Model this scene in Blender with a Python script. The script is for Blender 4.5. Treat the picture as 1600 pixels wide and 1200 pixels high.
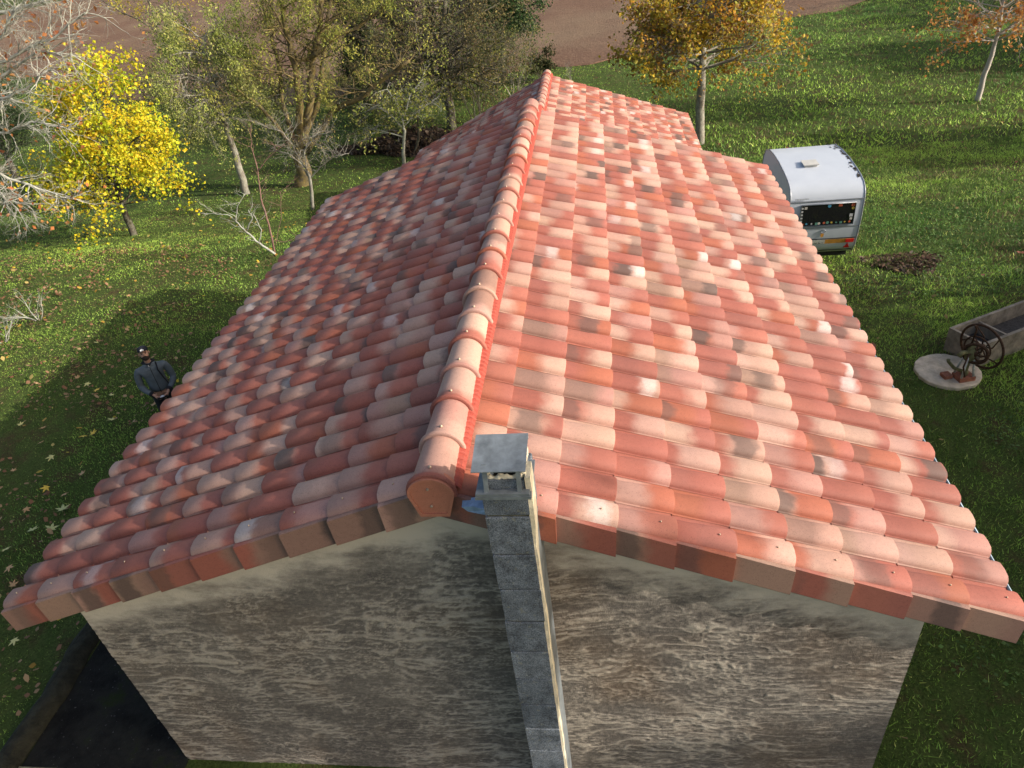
import bpy, math, random
import numpy as np
from mathutils import Vector, Matrix
for o in list(bpy.data.objects): bpy.data.objects.remove(o)
SC = bpy.context.scene
COL = SC.collection
R_ = math.radians

# ------------------------------------------------------------------ camera, sky, sun, exposure
FPX = 1113.33
def _cam_axes():
    yw = np.array([127., 808., -FPX]); yw /= np.linalg.norm(yw)
    zw = -np.array([216., -1568., -FPX]); zw /= np.linalg.norm(zw)
    zw = zw - (zw @ yw) * yw; zw /= np.linalg.norm(zw)
    xw = np.cross(yw, zw)
    return np.array([xw, yw, zw])
RC = _cam_axes()
CAMZ = 7.5
cd = bpy.data.cameras.new('camera'); cam = bpy.data.objects.new('camera', cd); COL.objects.link(cam)
cd.sensor_width = 36; cd.lens = FPX / 1600 * 36; cd.clip_end = 3000; cd.clip_start = 0.05
M = Matrix([list(RC[0]), list(RC[1]), list(RC[2])]).to_4x4(); M.translation = Vector((0, 0, CAMZ))
cam.matrix_world = M
SC.camera = cam
SUN_EL, SUN_AZ = R_(22.5), R_(-10.0)          # azimuth measured from +X
sdir = Vector((math.cos(SUN_AZ) * math.cos(SUN_EL), math.sin(SUN_AZ) * math.cos(SUN_EL), math.sin(SUN_EL)))
w = bpy.data.worlds.new('World'); SC.world = w; w.use_nodes = True
nt = w.node_tree; nt.nodes.clear()
sky = nt.nodes.new('ShaderNodeTexSky'); sky.sky_type = 'NISHITA'; sky.sun_disc = False
sky.sun_elevation = SUN_EL; sky.sun_rotation = math.pi / 2 - SUN_AZ; sky.dust_density = 4.0; sky.air_density = 1.0; sky.ozone_density = 0.2
bg = nt.nodes.new('ShaderNodeBackground'); bg.inputs[1].default_value = 0.135
wo = nt.nodes.new('ShaderNodeOutputWorld')
nt.links.new(sky.outputs[0], bg.inputs[0]); nt.links.new(bg.outputs[0], wo.inputs[0])
sl = bpy.data.lights.new('sun', 'SUN'); sl.energy = 4.0; sl.angle = R_(0.6); sl.color = (1.0, 0.91, 0.80)
so = bpy.data.objects.new('sun', sl); COL.objects.link(so)
so.rotation_euler = sdir.to_track_quat('Z', 'Y').to_euler(); so.location = (30, -10, 30)
SC.view_settings.view_transform = 'Standard'; SC.view_settings.look = 'None'; SC.view_settings.gamma = 1
SC.view_settings.exposure = 0.72

# ------------------------------------------------------------------ pixel -> place helpers (photo pixels, 1600x1200)
def ray(px, py):
    return RC @ np.array([px - 800., -(py - 600.), -FPX])
def gh(x, y):
    """terrain height"""
    t = np.clip((np.asarray(y, float) - 11.0) / 20.0, 0, 1)
    s = t * t * (3 - 2 * t) * 0.5 + t * 0.5
    x = np.asarray(x, float)
    y = np.asarray(y, float); sm = lambda a, b, q: (lambda t: t*t*(3-2*t))(np.clip((q-a)/(b-a), 0, 1))
    return -2.2 * s + 0.45 * sm(-7.0, -9.6, x) * (.25*sm(3, 8, y) + .75*sm(8, 13.2, y)) * sm(23.0, 17.5, y)
def ghit(px, py, h=0.0):
    q = ray(px, py); z = 0.0
    for _ in range(60):
        k = (z + h - CAMZ) / q[2]; z = 0.5 * z + 0.5 * float(gh(q[0] * k, q[1] * k))
    return Vector((q[0] * k, q[1] * k, z + h))
def aty(px, py, Y):
    q = ray(px, py); k = Y / q[1]
    return Vector((q[0] * k, Y, q[2] * k + CAMZ))

# ------------------------------------------------------------------ object helpers
def tag(o, label=None, cat=None, group=None, kind=None):
    if label: o['label'] = label
    if cat: o['category'] = cat
    if group: o['group'] = group
    if kind: o['kind'] = kind
    return o
def empty(name, loc, label, cat, group=None, rz=0.0):
    o = bpy.data.objects.new(name, None); COL.objects.link(o); o.location = loc; o.rotation_euler = (0, 0, rz)
    o.empty_display_size = 0.2
    return tag(o, label, cat, group)
class MB:
    def __init__(s): s.v = []; s.f = []; s.n = 0; s.sm = []; s.mi = []; s.at = {}
    def add(s, verts, faces, smooth=False, mi=0, **attrs):
        b = len(s.v); s.v.extend([tuple(p) for p in verts]); s.f.extend([tuple(i + b for i in f) for f in faces])
        s.sm.extend([smooth] * len(faces)); s.mi.extend([mi] * len(faces))
        for k, a in attrs.items(): s.at.setdefault(k, []).extend(a)
    def box(s, a, b, mi=0, M=None, **k):
        x0, y0, z0 = a; x1, y1, z1 = b
        v = [(x0,y0,z0),(x1,y0,z0),(x1,y1,z0),(x0,y1,z0),(x0,y0,z1),(x1,y0,z1),(x1,y1,z1),(x0,y1,z1)]
        if M is not None: v = [tuple(M @ Vector(p)) for p in v]
        s.add(v, [(3,2,1,0),(4,5,6,7),(0,1,5,4),(1,2,6,5),(2,3,7,6),(3,0,4,7)], mi=mi, **k)
    def tube(s, pts, rad, n=6, caps=True, smooth=True, mi=0):
        pts = [Vector(p) for p in pts]
        if not hasattr(rad, '__len__'): rad = [rad] * len(pts)
        V = []; F = []; u = None
        for i, p in enumerate(pts):
            t = (pts[min(i+1, len(pts)-1)] - pts[max(i-1, 0)])
            if t.length < 1e-9: t = Vector((0,0,1))
            t.normalize()
            if u is None: u = t.orthogonal().normalized()
            u = (u - t * u.dot(t))
            if u.length < 1e-6: u = t.orthogonal()
            u.normalize(); w_ = t.cross(u)
            for k in range(n):
                a = 2*math.pi*k/n; V.append(p + (u*math.cos(a) + w_*math.sin(a))*rad[i])
        for i in range(len(pts)-1):
            for k in range(n):
                F.append((i*n+k, i*n+(k+1)%n, (i+1)*n+(k+1)%n, (i+1)*n+k))
        if caps: F.append(tuple(range(n-1,-1,-1))); F.append(tuple((len(pts)-1)*n+k for k in range(n)))
        s.add(V, F, smooth=smooth, mi=mi)
    def loft(s, rings, closed=True, caps=True, smooth=True, mi=0):
        n = len(rings[0]); V = [p for r in rings for p in r]; F = []
        for i in range(len(rings)-1):
            for k in range(n if closed else n-1):
                F.append((i*n+k, i*n+(k+1)%n, (i+1)*n+(k+1)%n, (i+1)*n+k))
        if caps: F.append(tuple(range(n-1,-1,-1))); F.append(tuple((len(rings)-1)*n+k for k in range(n)))
        s.add(V, F, smooth=smooth, mi=mi)
    def build(s, name, mats, parent=None):
        me = bpy.data.meshes.new(name); me.from_pydata(s.v, [], s.f)
        me.polygons.foreach_set('use_smooth', s.sm); me.polygons.foreach_set('material_index', s.mi)
        for k, a in s.at.items():
            at = me.attributes.new(k, 'FLOAT_COLOR', 'POINT'); at.data.foreach_set('color', np.array(a, 'f').ravel())
        me.update()
        o = bpy.data.objects.new(name, me); COL.objects.link(o)
        for m in (mats if isinstance(mats, (list, tuple)) else [mats]): me.materials.append(m)
        if parent: o.parent = parent
        return o
def arrmesh(name, verts, nper, mat, parent=None, cols=None, smooth=False):
    """verts (N*nper,3): N separate polygons of nper corners"""
    N = len(verts) // nper
    me = bpy.data.meshes.new(name)
    me.vertices.add(len(verts)); me.vertices.foreach_set('co', np.asarray(verts, 'f').ravel())
    me.loops.add(N*nper); me.loops.foreach_set('vertex_index', np.arange(N*nper, dtype='i'))
    me.polygons.add(N); me.polygons.foreach_set('loop_start', np.arange(0, N*nper, nper, dtype='i'))
    try: me.polygons.foreach_set('loop_total', np.full(N, nper, dtype='i'))
    except Exception: pass
    me.polygons.foreach_set('use_smooth', np.full(N, smooth))
    if cols is not None:
        at = me.attributes.new('col', 'FLOAT_COLOR', 'POINT')
        c = np.ones((len(verts), 4), 'f'); c[:, :3] = np.repeat(cols, nper, axis=0); at.data.foreach_set('color', c.ravel())
    me.update(calc_edges=True); me.materials.append(mat)
    o = bpy.data.objects.new(name, me); COL.objects.link(o)
    if parent: o.parent = parent
    return o

# ------------------------------------------------------------------ material helpers
class NT:
    def __init__(s, name):
        s.m = bpy.data.materials.new(name); s.m.use_nodes = True; s.t = s.m.node_tree; s.t.nodes.clear()
        s.out = s.t.nodes.new('ShaderNodeOutputMaterial')
    def n(s, typ, **k):
        x = s.t.nodes.new('ShaderNode' + typ)
        for a, b in k.items(): setattr(x, a, b)
        return x
    def l(s, a, b): s.t.links.new(a, b)
    def setin(s, sock, v):
        if hasattr(v, 'is_output'): s.l(v, sock)
        else: sock.default_value = v
    def obj(s): return s.n('TexCoord').outputs['Object']
    def map(s, vec, scale=(1,1,1), rot=(0,0,0)):
        x = s.n('Mapping'); s.l(vec, x.inputs[0]); x.inputs['Scale'].default_value = scale; x.inputs['Rotation'].default_value = rot
        return x.outputs[0]
    def noise(s, vec, scale, detail=4, rough=.55, dist=0):
        x = s.n('TexNoise'); s.l(vec, x.inputs['Vector']); x.inputs['Scale'].default_value = scale
        x.inputs['Detail'].default_value = detail; x.inputs['Roughness'].default_value = rough; x.inputs['Distortion'].default_value = dist
        return x.outputs[0]
    def ramp(s, fac, stops, mode='LINEAR'):
        x = s.n('ValToRGB'); s.l(fac, x.inputs[0]); e = x.color_ramp.elements; x.color_ramp.interpolation = mode
        while len(e) < len(stops): e.new(.5)
        for i, (p, c) in enumerate(stops):
            e[i].position = p; e[i].color = (c if hasattr(c, '__len__') else (c, c, c)) + ((1,) if hasattr(c, '__len__') and len(c) == 3 else ()) if hasattr(c, '__len__') else (c, c, c, 1)
        return x.outputs[0]
    def mix(s, f, a, b, mode='MIX'):
        x = s.n('MixRGB', blend_type=mode)
        for i, v in ((0, f), (1, a), (2, b)):
            if hasattr(v, 'is_output'): s.l(v, x.inputs[i])
            elif hasattr(v, '__len__'): x.inputs[i].default_value = tuple(v) + ((1,) if len(v) == 3 else ())
            else: x.inputs[i].default_value = v if i == 0 else (v, v, v, 1)
        return x.outputs[0]
    def math(s, op, a, b=0.0, c=0.0, clamp=False):
        x = s.n('Math', operation=op, use_clamp=clamp)
        for i, v in enumerate((a, b, c)): s.setin(x.inputs[i], v)
        return x.outputs[0]
    def attr(s, name): return s.n('Attribute', attribute_name=name)
    def bump(s, h, strength=.5, dist=.01):
        x = s.n('Bump'); s.l(h, x.inputs['Height']); x.inputs['Strength'].default_value = strength; x.inputs['Distance'].default_value = dist
        return x.outputs[0]
    def bsdf(s, col, rough=.8, bump=None, metal=0, spec=.3):
        x = s.n('BsdfPrincipled'); 
        if hasattr(col, '__len__'): col = tuple(col) + (1,)
        s.setin(x.inputs['Base Color'], col); s.setin(x.inputs['Roughness'], rough); x.inputs['Metallic'].default_value = metal
        x.inputs['Specular IOR Level'].default_value = spec
        if bump is not None: s.l(bump, x.inputs['Normal'])
        s.l(x.outputs[0], s.out.inputs[0]); return x
def simple(name, col, rough=.7, var=.25, scale=8, metal=0, bump=.2, bd=.004, spec=.3):
    t = NT(name); o = t.obj(); nz = t.noise(o, scale, 5, .6)
    dk = tuple(c*(1-var) for c in col); lt = tuple(min(1, c*(1+var)) for c in col)
    c = t.ramp(nz, [(.3, dk), (.7, lt)])
    b = t.bump(t.noise(o, scale*4, 4), bump, bd)
    t.bsdf(c, rough, b, metal, spec); return t.m

def mat_tile():
    t = NT('clay_tile'); A = t.attr('ca').outputs['Color']; B = t.attr('cb').outputs['Color']
    pr = t.n('SeparateColor'); t.l(t.attr('par').outputs['Color'], pr.inputs[0])   # v, breakpoint, dark position
    p2a = t.attr('par2'); p2 = t.n('SeparateColor'); t.l(p2a.outputs['Color'], p2.inputs[0])   # dark amount, white amount, white position
    seed = t.attr('par').outputs['Alpha']; o = t.obj()
    off = t.n('VectorMath', operation='ADD'); t.l(o, off.inputs[0]); cmb = t.n('CombineXYZ')
    for i in range(3): t.l(t.math('MULTIPLY', seed, 37.0 + i*11), cmb.inputs[i])
    t.l(cmb.outputs[0], off.inputs[1]); ov = off.outputs[0]
    n1 = t.noise(ov, 7, 3, .5)
    v = pr.outputs[0]
    d = t.math('SUBTRACT', v, pr.outputs[1]); d = t.math('ADD', d, t.math('MULTIPLY', t.math('SUBTRACT', n1, .5), .35))
    f = t.n('MapRange', interpolation_type='SMOOTHSTEP'); t.l(d, f.inputs[0]); f.inputs[1].default_value = -.17; f.inputs[2].default_value = .17
    c = t.mix(f.outputs[0], A, B)
    # sooty flame mark
    dd = t.math('ABSOLUTE', t.math('SUBTRACT', v, pr.outputs[2])); dd = t.math('ADD', dd, t.math('MULTIPLY', t.math('SUBTRACT', t.noise(ov, 9, 3), .5), .36))
    g = t.n('MapRange', interpolation_type='SMOOTHSTEP'); t.l(dd, g.inputs[0]); g.inputs[1].default_value = .30; g.inputs[2].default_value = .12
    c = t.mix(t.math('MULTIPLY', g.outputs[0], p2.outputs[0]), c, (.115, .075, .064))
    # pale slip mark
    dd = t.math('ABSOLUTE', t.math('SUBTRACT', v, p2.outputs[2])); dd = t.math('ADD', dd, t.math('MULTIPLY', t.math('SUBTRACT', t.noise(ov, 11, 3), .5), .3))
    g = t.n('MapRange', interpolation_type='SMOOTHSTEP'); t.l(dd, g.inputs[0]); g.inputs[1].default_value = .24; g.inputs[2].default_value = .06
    c = t.mix(t.math('MULTIPLY', g.outputs[0], p2.outputs[1]), c, (.66, .60, .57))
    # sand speckle
    sp = t.noise(ov, 120, 2, .6); fine = t.ramp(sp, [(.56, 0.0), (.66, 1.0)])
    c = t.mix(t.math('MULTIPLY', fine, .62), c, t.mix(.5, c, (.12, .06, .05), 'MULTIPLY'), 'MIX')
    lg = t.noise(ov, 30, 4, .6); c = t.mix(.28, c, t.ramp(lg, [(.3, .72), (.7, 1.18)]), 'MULTIPLY')
    b = t.bump(t.mix(.5, sp, lg), .25, .003)
    t.bsdf(c, .72, b, 0, .35); return t.m
TILE = mat_tile()

def mat_render():
    t = NT('dirty_render'); o = t.obj()
    sp = t.n('SeparateXYZ'); t.l(o, sp.inputs[0])
    m = t.map(o, (1.0, 1, 5.2), (0, R_(7), 0)); wv = t.noise(m, 3.2, 10, .72, 1.0)
    m2 = t.map(o, (2.2, 1, 12), (0, R_(-9), 0)); w2 = t.noise(m2, 3.4, 8, .7, 1.1)
    ridge = t.math('ABSOLUTE', t.math('SUBTRACT', wv, .5)); ridge = t.math('SUBTRACT', 1.0, t.math('MULTIPLY', ridge, 9.0), clamp=True)
    r2 = t.math('ABSOLUTE', t.math('SUBTRACT', w2, .5)); r2 = t.math('SUBTRACT', 1.0, t.math('MULTIPLY', r2, 9.0), clamp=True)
    rr = t.math('MAXIMUM', ridge, t.math('MULTIPLY', r2, .8))
    big = t.noise(o, 1.3, 5, .6); grit = t.noise(o, 90, 3, .6)
    # distance below the gable line: clean band on top
    ax = t.math('ABSOLUTE', t.math('ADD', sp.outputs[0], 1.26)); line = t.math('SUBTRACT', 3.93, t.math('MULTIPLY', ax, .333))
    dep = t.math('SUBTRACT', line, sp.outputs[2]); dep = t.math('ADD', dep, t.math('MULTIPLY', t.math('SUBTRACT', t.noise(t.map(o, (1, 1, 2.2)), 2.2, 5, .65), .5), .9))
    dm = t.n('MapRange', interpolation_type='SMOOTHSTEP'); t.l(dep, dm.inputs[0]); dm.inputs[1].default_value = .16; dm.inputs[2].default_value = .62
    dirt = t.math('MULTIPLY', dm.outputs[0], t.ramp(t.mix(.6, big, wv), [(.34, .55), (.56, 1.0)]))
    clean = t.mix(t.noise(o, 3, 5), (.50, .435, .35), (.60, .53, .43))
    dark = t.mix(t.ramp(t.mix(.5, grit, w2), [(.35, 0.0), (.65, 1.0)]), (.085, .079, .076), (.33, .285, .235))
    c = t.mix(t.math('MULTIPLY', dirt, .93), clean, dark)
    warm = t.ramp(t.noise(o, .9, 3), [(.5, 0.0), (.72, .45)])
    c = t.mix(t.math('MULTIPLY', warm, dm.outputs[0]), c, (.30, .20, .12))
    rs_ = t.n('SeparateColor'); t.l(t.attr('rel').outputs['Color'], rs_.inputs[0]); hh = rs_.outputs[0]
    c = t.mix(t.math('MULTIPLY', dm.outputs[0], .85), c, t.mix(t.ramp(hh, [(.16, 0.0), (.55, 1.0)]), t.mix(.72, c, (.2, .2, .23), 'MULTIPLY'), t.mix(.35, c, (.38, .33, .27))))  # hollows painted darker, crests paler, along the relief
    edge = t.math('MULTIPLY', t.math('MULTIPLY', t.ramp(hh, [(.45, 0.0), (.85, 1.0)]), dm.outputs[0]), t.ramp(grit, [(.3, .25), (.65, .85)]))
    c = t.mix(t.math('MULTIPLY', edge, .75), c, (.50, .44, .36))  # highlights of the trowelled ridges painted into the colour
    t.bsdf(c, .93, t.bump(t.math('ADD', grit, t.math('MULTIPLY', w2, .5)), .35, .012), 0, .15); return t.m
WALL = mat_render()

def mat_block():
    t = NT('concrete_block'); o = t.obj(); sp = t.n('SeparateXYZ'); t.l(o, sp.inputs[0])
    z = t.math('ADD', sp.outputs[2], t.math('MULTIPLY', t.noise(o, 14, 3), .012))
    fr = t.math('FRACT', t.math('MULTIPLY', z, 1/.2)); jd = t.math('ABSOLUTE', t.math('SUBTRACT', fr, .5))
    joint = t.math('MULTIPLY', t.ramp(jd, [(.455, 0.0), (.48, 1.0)]), 0.0)
    cell = t.math('FLOOR', t.math('MULTIPLY', t.math('ADD', z, -.163), 1/.3655)); wn = t.n('TexWhiteNoise', noise_dimensions='1D'); t.l(cell, wn.inputs['W'])
    base = t.mix(wn.outputs[0], (.13, .15, .175), (.21, .235, .265))
    n1 = t.noise(o, 9, 6, .65); base = t.mix(.75, base, t.ramp(n1, [(.3, .35), (.6, 1.15)]), 'MULTIPLY')
    gr = t.noise(o, 120, 3, .7); base = t.mix(.8, base, t.ramp(gr, [(.38, .3), (.62, 1.35)]), 'MULTIPLY')
    base = t.mix(t.math('MULTIPLY', joint, .7), base, t.mix(gr, (.07, .07, .06), (.30, .28, .22)))
    lich = t.ramp(t.noise(o, 22, 4, .6), [(.60, 0.0), (.68, .6)]); base = t.mix(t.math('MULTIPLY', lich, .5), base, (.36, .34, .2))
    t.bsdf(base, .95, t.bump(t.math('SUBTRACT', t.math('ADD', gr, n1), t.math('MULTIPLY', joint, .8)), .6, .008), 0, .1); return t.m
BLOCK = mat_block()
MORTAR = simple('pale_mortar', (.62, .56, .42), .95, .25, 14, bump=.8, bd=.01)
ZINC = simple('weathered_zinc', (.20, .225, .24), .55, .3, 12, .35, bump=.15)
GUTTER = simple('grey_blue_gutter', (.25, .33, .40), .45, .15, 6, .2, bump=.05)
DARK = simple('flue_dark', (.012, .011, .01), .95, .3, 10)  # near-black colour for the unlit flue opening
REDBAND = simple('red_flashing', (.29, .05, .032), .6, .15, 30, bump=.3)
SCREW = simple('screw_metal', (.5, .38, .28), .5, .2, 40, .5)
BLUEFILM = simple('blue_membrane', (.30, .40, .55), .4, .3, 12)

def mat_ground():
    t = NT('meadow_soil'); o = t.obj()
    n1 = t.noise(o, .35, 5, .6); n2 = t.noise(o, 3.5, 6, .65); n3 = t.noise(o, 30, 4, .7)
    g = t.mix(n1, (.05, .08, .02), (.10, .13, .035)); g = t.mix(t.ramp(n2, [(.42, 0.0), (.62, 1.0)]), g, (.06, .095, .022))
    sp = t.ramp(t.noise(o, 1.7, 6, .7), [(.52, 0.0), (.66, .85)])
    g = t.mix(sp, g, (.085, .055, .03))
    g = t.mix(.8, g, t.ramp(n3, [(.3, .35), (.7, 1.35)]), 'MULTIPLY')
    t.bsdf(g, .95, t.bump(t.math('ADD', n3, n2), 1, .05), 0, .1); return t.m
def mat_plough():
    t = NT('ploughed_earth'); o = t.obj(); m = t.map(o, (1, 5, 1), (0, 0, R_(12)))
    n1 = t.noise(m, 1.2, 6, .7, .4); n2 = t.noise(o, 6, 5, .7); n3 = t.noise(o, .12, 3)
    c = t.mix(n1, (.10, .058, .04), (.26, .165, .115)); c = t.mix(.7, c, t.ramp(n2, [(.3, .45), (.7, 1.3)]), 'MULTIPLY')
    c = t.mix(t.ramp(n3, [(.42, 0.0), (.62, .5)]), c, (.24, .18, .12))
    t.bsdf(c, .95, t.bump(t.math('ADD', n2, n1), 1, .12), 0, .1); return t.m
def mat_blade(name, trans=.35, rough=.6, attr='col'):
    t = NT(name); c = t.attr(attr).outputs['Color']
    a = t.n('BsdfPrincipled'); t.l(c, a.inputs['Base Color']); a.inputs['Roughness'].default_value = rough; a.inputs['Specular IOR Level'].default_value = .25
    b = t.n('BsdfTranslucent'); t.l(c, b.inputs[0]); mx = t.n('MixShader'); mx.inputs[0].default_value = trans
    t.l(a.outputs[0], mx.inputs[1]); t.l(b.outputs[0], mx.inputs[2]); t.l(mx.outputs[0], t.out.inputs[0]); return t.m
def mat_bark(name, c1, c2, lich=None, la=.0):
    t = NT(name); o = t.obj(); n = t.noise(t.map(o, (1, 1, .35)), 14, 6, .7); c = t.mix(n, c1, c2)
    if lich: c = t.mix(t.math('MULTIPLY', t.ramp(t.noise(o, 5, 5, .7), [(.5-la*.2, 0.0), (.62, 1.0)]), la), c, lich)
    t.bsdf(c, .95, t.bump(t.noise(t.map(o, (1, 1, .25)), 30, 5, .7), .9, .02), 0, .1); return t.m
GROUND, PLOUGH, GRASS, LEAF = mat_ground(), mat_plough(), mat_blade('grass_blade', .3), mat_blade('leaf', .4, .55)

# ------------------------------------------------------------------ setting: ground, field, slab
def sheet(name, xs, ys, mat, dz=0.0, mask=None):
    X, Y = np.meshgrid(xs, ys); Z = gh(X, Y) + dz
    nx, ny = len(xs), len(ys); V = np.stack([X, Y, Z], -1).reshape(-1, 3); F = []
    for j in range(ny-1):
        for i in range(nx-1): F.append((j*nx+i, j*nx+i+1, (j+1)*nx+i+1, (j+1)*nx+i))
    me = bpy.data.meshes.new(name); me.from_pydata(V.tolist(), [], F); me.update(); me.materials.append(mat)
    o = bpy.data.objects.new(name, me); COL.objects.link(o); o['kind'] = 'structure'; return o
gx = np.concatenate([np.linspace(-900, -60, 10), np.linspace(-50, 60, 56), np.linspace(80, 900, 10)])
gy = np.concatenate([np.linspace(-600, -40, 8), np.linspace(-30, 60, 91), np.linspace(80, 1500, 14)])
sheet('ground', gx, gy, GROUND)
# ploughed field: beyond an edge line traced on the ground
edge = [ghit(1420, 2), ghit(1180, 44), ghit(1010, 88), ghit(860, 106), ghit(640, 135), ghit(420, 168), ghit(210, 160), ghit(60, 120)]
edge = [(e.x, e.y) for e in edge][::-1]
edge = [(edge[0][0]-60, edge[0][1]+6)] + edge
edge[-1] = (edge[-1][0]+1, edge[-1][1]+3)
def edge_y(x): return float(np.interp(x, [e[0] for e in edge], [e[1] for e in edge]))
def field():
    xs = np.unique(np.concatenate([np.linspace(edge[0][0], edge[-1][0], 90)])); V = []; F = []; rows = 24
    rnd = np.random.RandomState(3)
    for j in range(rows):
        for x in xs:
            y0 = edge_y(x) + .5*math.sin(x*1.1) + .25*math.sin(x*3.1); tt = (j/(rows-1))**2
            y = y0 + tt*max(4, (160 - y0)); z = float(gh(x, y)) + .05 + (.05*rnd.rand() if j else -.03)
            V.append((x + j*.25, y, z))
    n = len(xs)
    for j in range(rows-1):
        for i in range(n-1): F.append((j*n+i, j*n+i+1, (j+1)*n+i+1, (j+1)*n+i))
    me = bpy.data.meshes.new('ploughed_field'); me.from_pydata(V, [], F); me.update(); me.materials.append(PLOUGH)
    o = bpy.data.objects.new('ploughed_field', me); COL.objects.link(o); o['kind'] = 'structure'
field()

# ------------------------------------------------------------------ the house
MX, ZR, SL = -1.26, 4.11, .333
ALPHA = math.atan(SL); CA, SA = math.cos(ALPHA), math.sin(ALPHA)
RED = [(.315,.104,.076), (.30,.099,.072), (.33,.115,.082), (.295,.105,.080), (.34,.110,.066)]
CREAM = [(.43,.262,.20), (.45,.285,.222), (.40,.23,.18), (.42,.25,.20), (.37,.19,.155)]
BROWN = [(.27,.155,.12), (.31,.19,.14)]
rng = random.Random(11)
def tile_colours(r, dark=.2):
    k = r.random()
    if k < .40: a, b = r.choice(RED), r.choice(CREAM)
    elif k < .60: a, b = r.choice(CREAM), r.choice(RED)
    elif k < .85: a, b = r.choice(RED), r.choice(RED)
    elif k < .93: a, b = r.choice(CREAM), r.choice(CREAM)
    else: a, b = r.choice(BROWN), r.choice(CREAM)
    jm = r.uniform(.88, 1.1)
    j = lambda c: tuple(min(.9, x*jm*r.uniform(.985, 1.015)) for x in c)
    bp = r.uniform(.3, .75)
    da = r.uniform(.35, .95) if r.random() < dark else 0.0
    wa = r.uniform(.3, .6) if r.random() < .06 else 0.0
    return j(a)+(1,), j(b)+(1,), bp, r.uniform(0, 1), da, wa, (r.uniform(.6, 1.0) if r.random() < .6 else r.uniform(0, .6))
def tile_attrs(vs, cols, seed):
    a, b, bp, dp, da, wa, wp = cols
    n = len(vs)
    return dict(ca=[a]*n, cb=[b]*n, par=[(v, bp, dp, seed) for v in vs], par2=[(da, wa, wp, 1)]*n)
EXPO, PITCH = .4365, .2845
def tiles(mb, mx, zr, y0, rows, ncol, side, r, rowfix=0, dark=.2, first=0.0):
    """clay tiles: barrels running down the slope, one mesh"""
    for i in range(rows):
        for j in range(ncol):
            yb = y0 + i*PITCH; t0 = j*EXPO - .035 + first; t1 = (j+1)*EXPO + first + r.uniform(-.003, .003)
            wob = r.uniform(-.0025, .0025); lift = r.uniform(0, .003)
            cols = tile_colours(r, dark); sd = r.random()
            V = []; vv = []; ns = 0
            prof = [-1, -.985, -.93, -.8, -.55, 0, .55, .8, .93, .985, 1]
            for (t, wd, hh, z0, dr) in ((t0, .208, .050, .0, 0), (t0+.5*(t1-t0), .218, .055, .012, 0), (t1-.010, .230, .060, .024+lift, 0), (t1, .225, .055, .023+lift, .0)):
                row = []
                for p in prof:
                    s_ = .116 + wob + p*wd/2; h = z0*(1-.75*abs(p)**4) + hh*(1 - abs(p)**3.1)**.5
                    row.append((s_, h))
                row = [(-.004 if i else .0, z0*.3 + .002)] + row[0:] + [(.238, z0*.5-.004), (.256, z0*.5+.000), (.274, z0*.5+.001), (PITCH, z0*.3+.003)]
                ns = len(row)
                for (s_, h) in row:
                    h = h if (-.001 < s_ < .01 or s_ < .25) else h - .006
                    V.append((mx + side*(CA*t + SA*h), yb + s_, zr - SA*t + CA*h)); vv.append((t-t0)/(t1-t0))
            F = []
            for a in range(3):
                for k in range(ns-1):
                    q = (a*ns+k, a*ns+k+1, (a+1)*ns+k+1, (a+1)*ns+k)
                    F.append(q if side < 0 else q[::-1])
            mb.add(V, F, smooth=True, **tile_attrs(vv, cols, sd))
            # end lip: thick rounded nose, separate verts so the edge stays crisp
            V = []; vv = []
            for (dt, dh) in ((0, 0), (0, -.016), (-.05, -.016)):
                for k, p in enumerate(prof):
                    s_ = .116 + wob + p*(.225 + dh*1.6)/2; h = (.023+lift)*(1-.75*abs(p)**4) + .055*(1-abs(p)**3.1)**.5 + dh*(1 if abs(p) < .95 else .0)
                    t = t1 + dt
                    V.append((mx + side*(CA*t + SA*h), yb + s_, zr - SA*t + CA*h)); vv.append(1.0)
            n = len(prof); F = []
            for a in range(2):
                for k in range(n-1):
                    q = (a*n+k, a*n+k+1, (a+1)*n+k+1, (a+1)*n+k); F.append(q if side < 0 else q[::-1])
            # channel lip
            b0 = len(V)
            for (dt, h0) in ((0, 0), (0, -.014)):
                for s_, h in ((.230, .010), (.256, .012), (PITCH, .016)):
                    t = t1 + dt; hh = h+h0
                    V.append((mx + side*(CA*t + SA*hh), yb + s_, zr - SA*t + CA*hh)); vv.append(1.0)
            for k in range(2):
                q = (b0+k, b0+k+1, b0+3+k+1, b0+3+k); F.append(q if side < 0 else q[::-1])
            mb.add(V, F, smooth=False, **tile_attrs(vv, cols, sd))
Y0 = 3.50; ROWS = 34; NC = 10; Y1 = Y0 + ROWS*PITCH
HEAVE = NC*EXPO*CA
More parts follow.
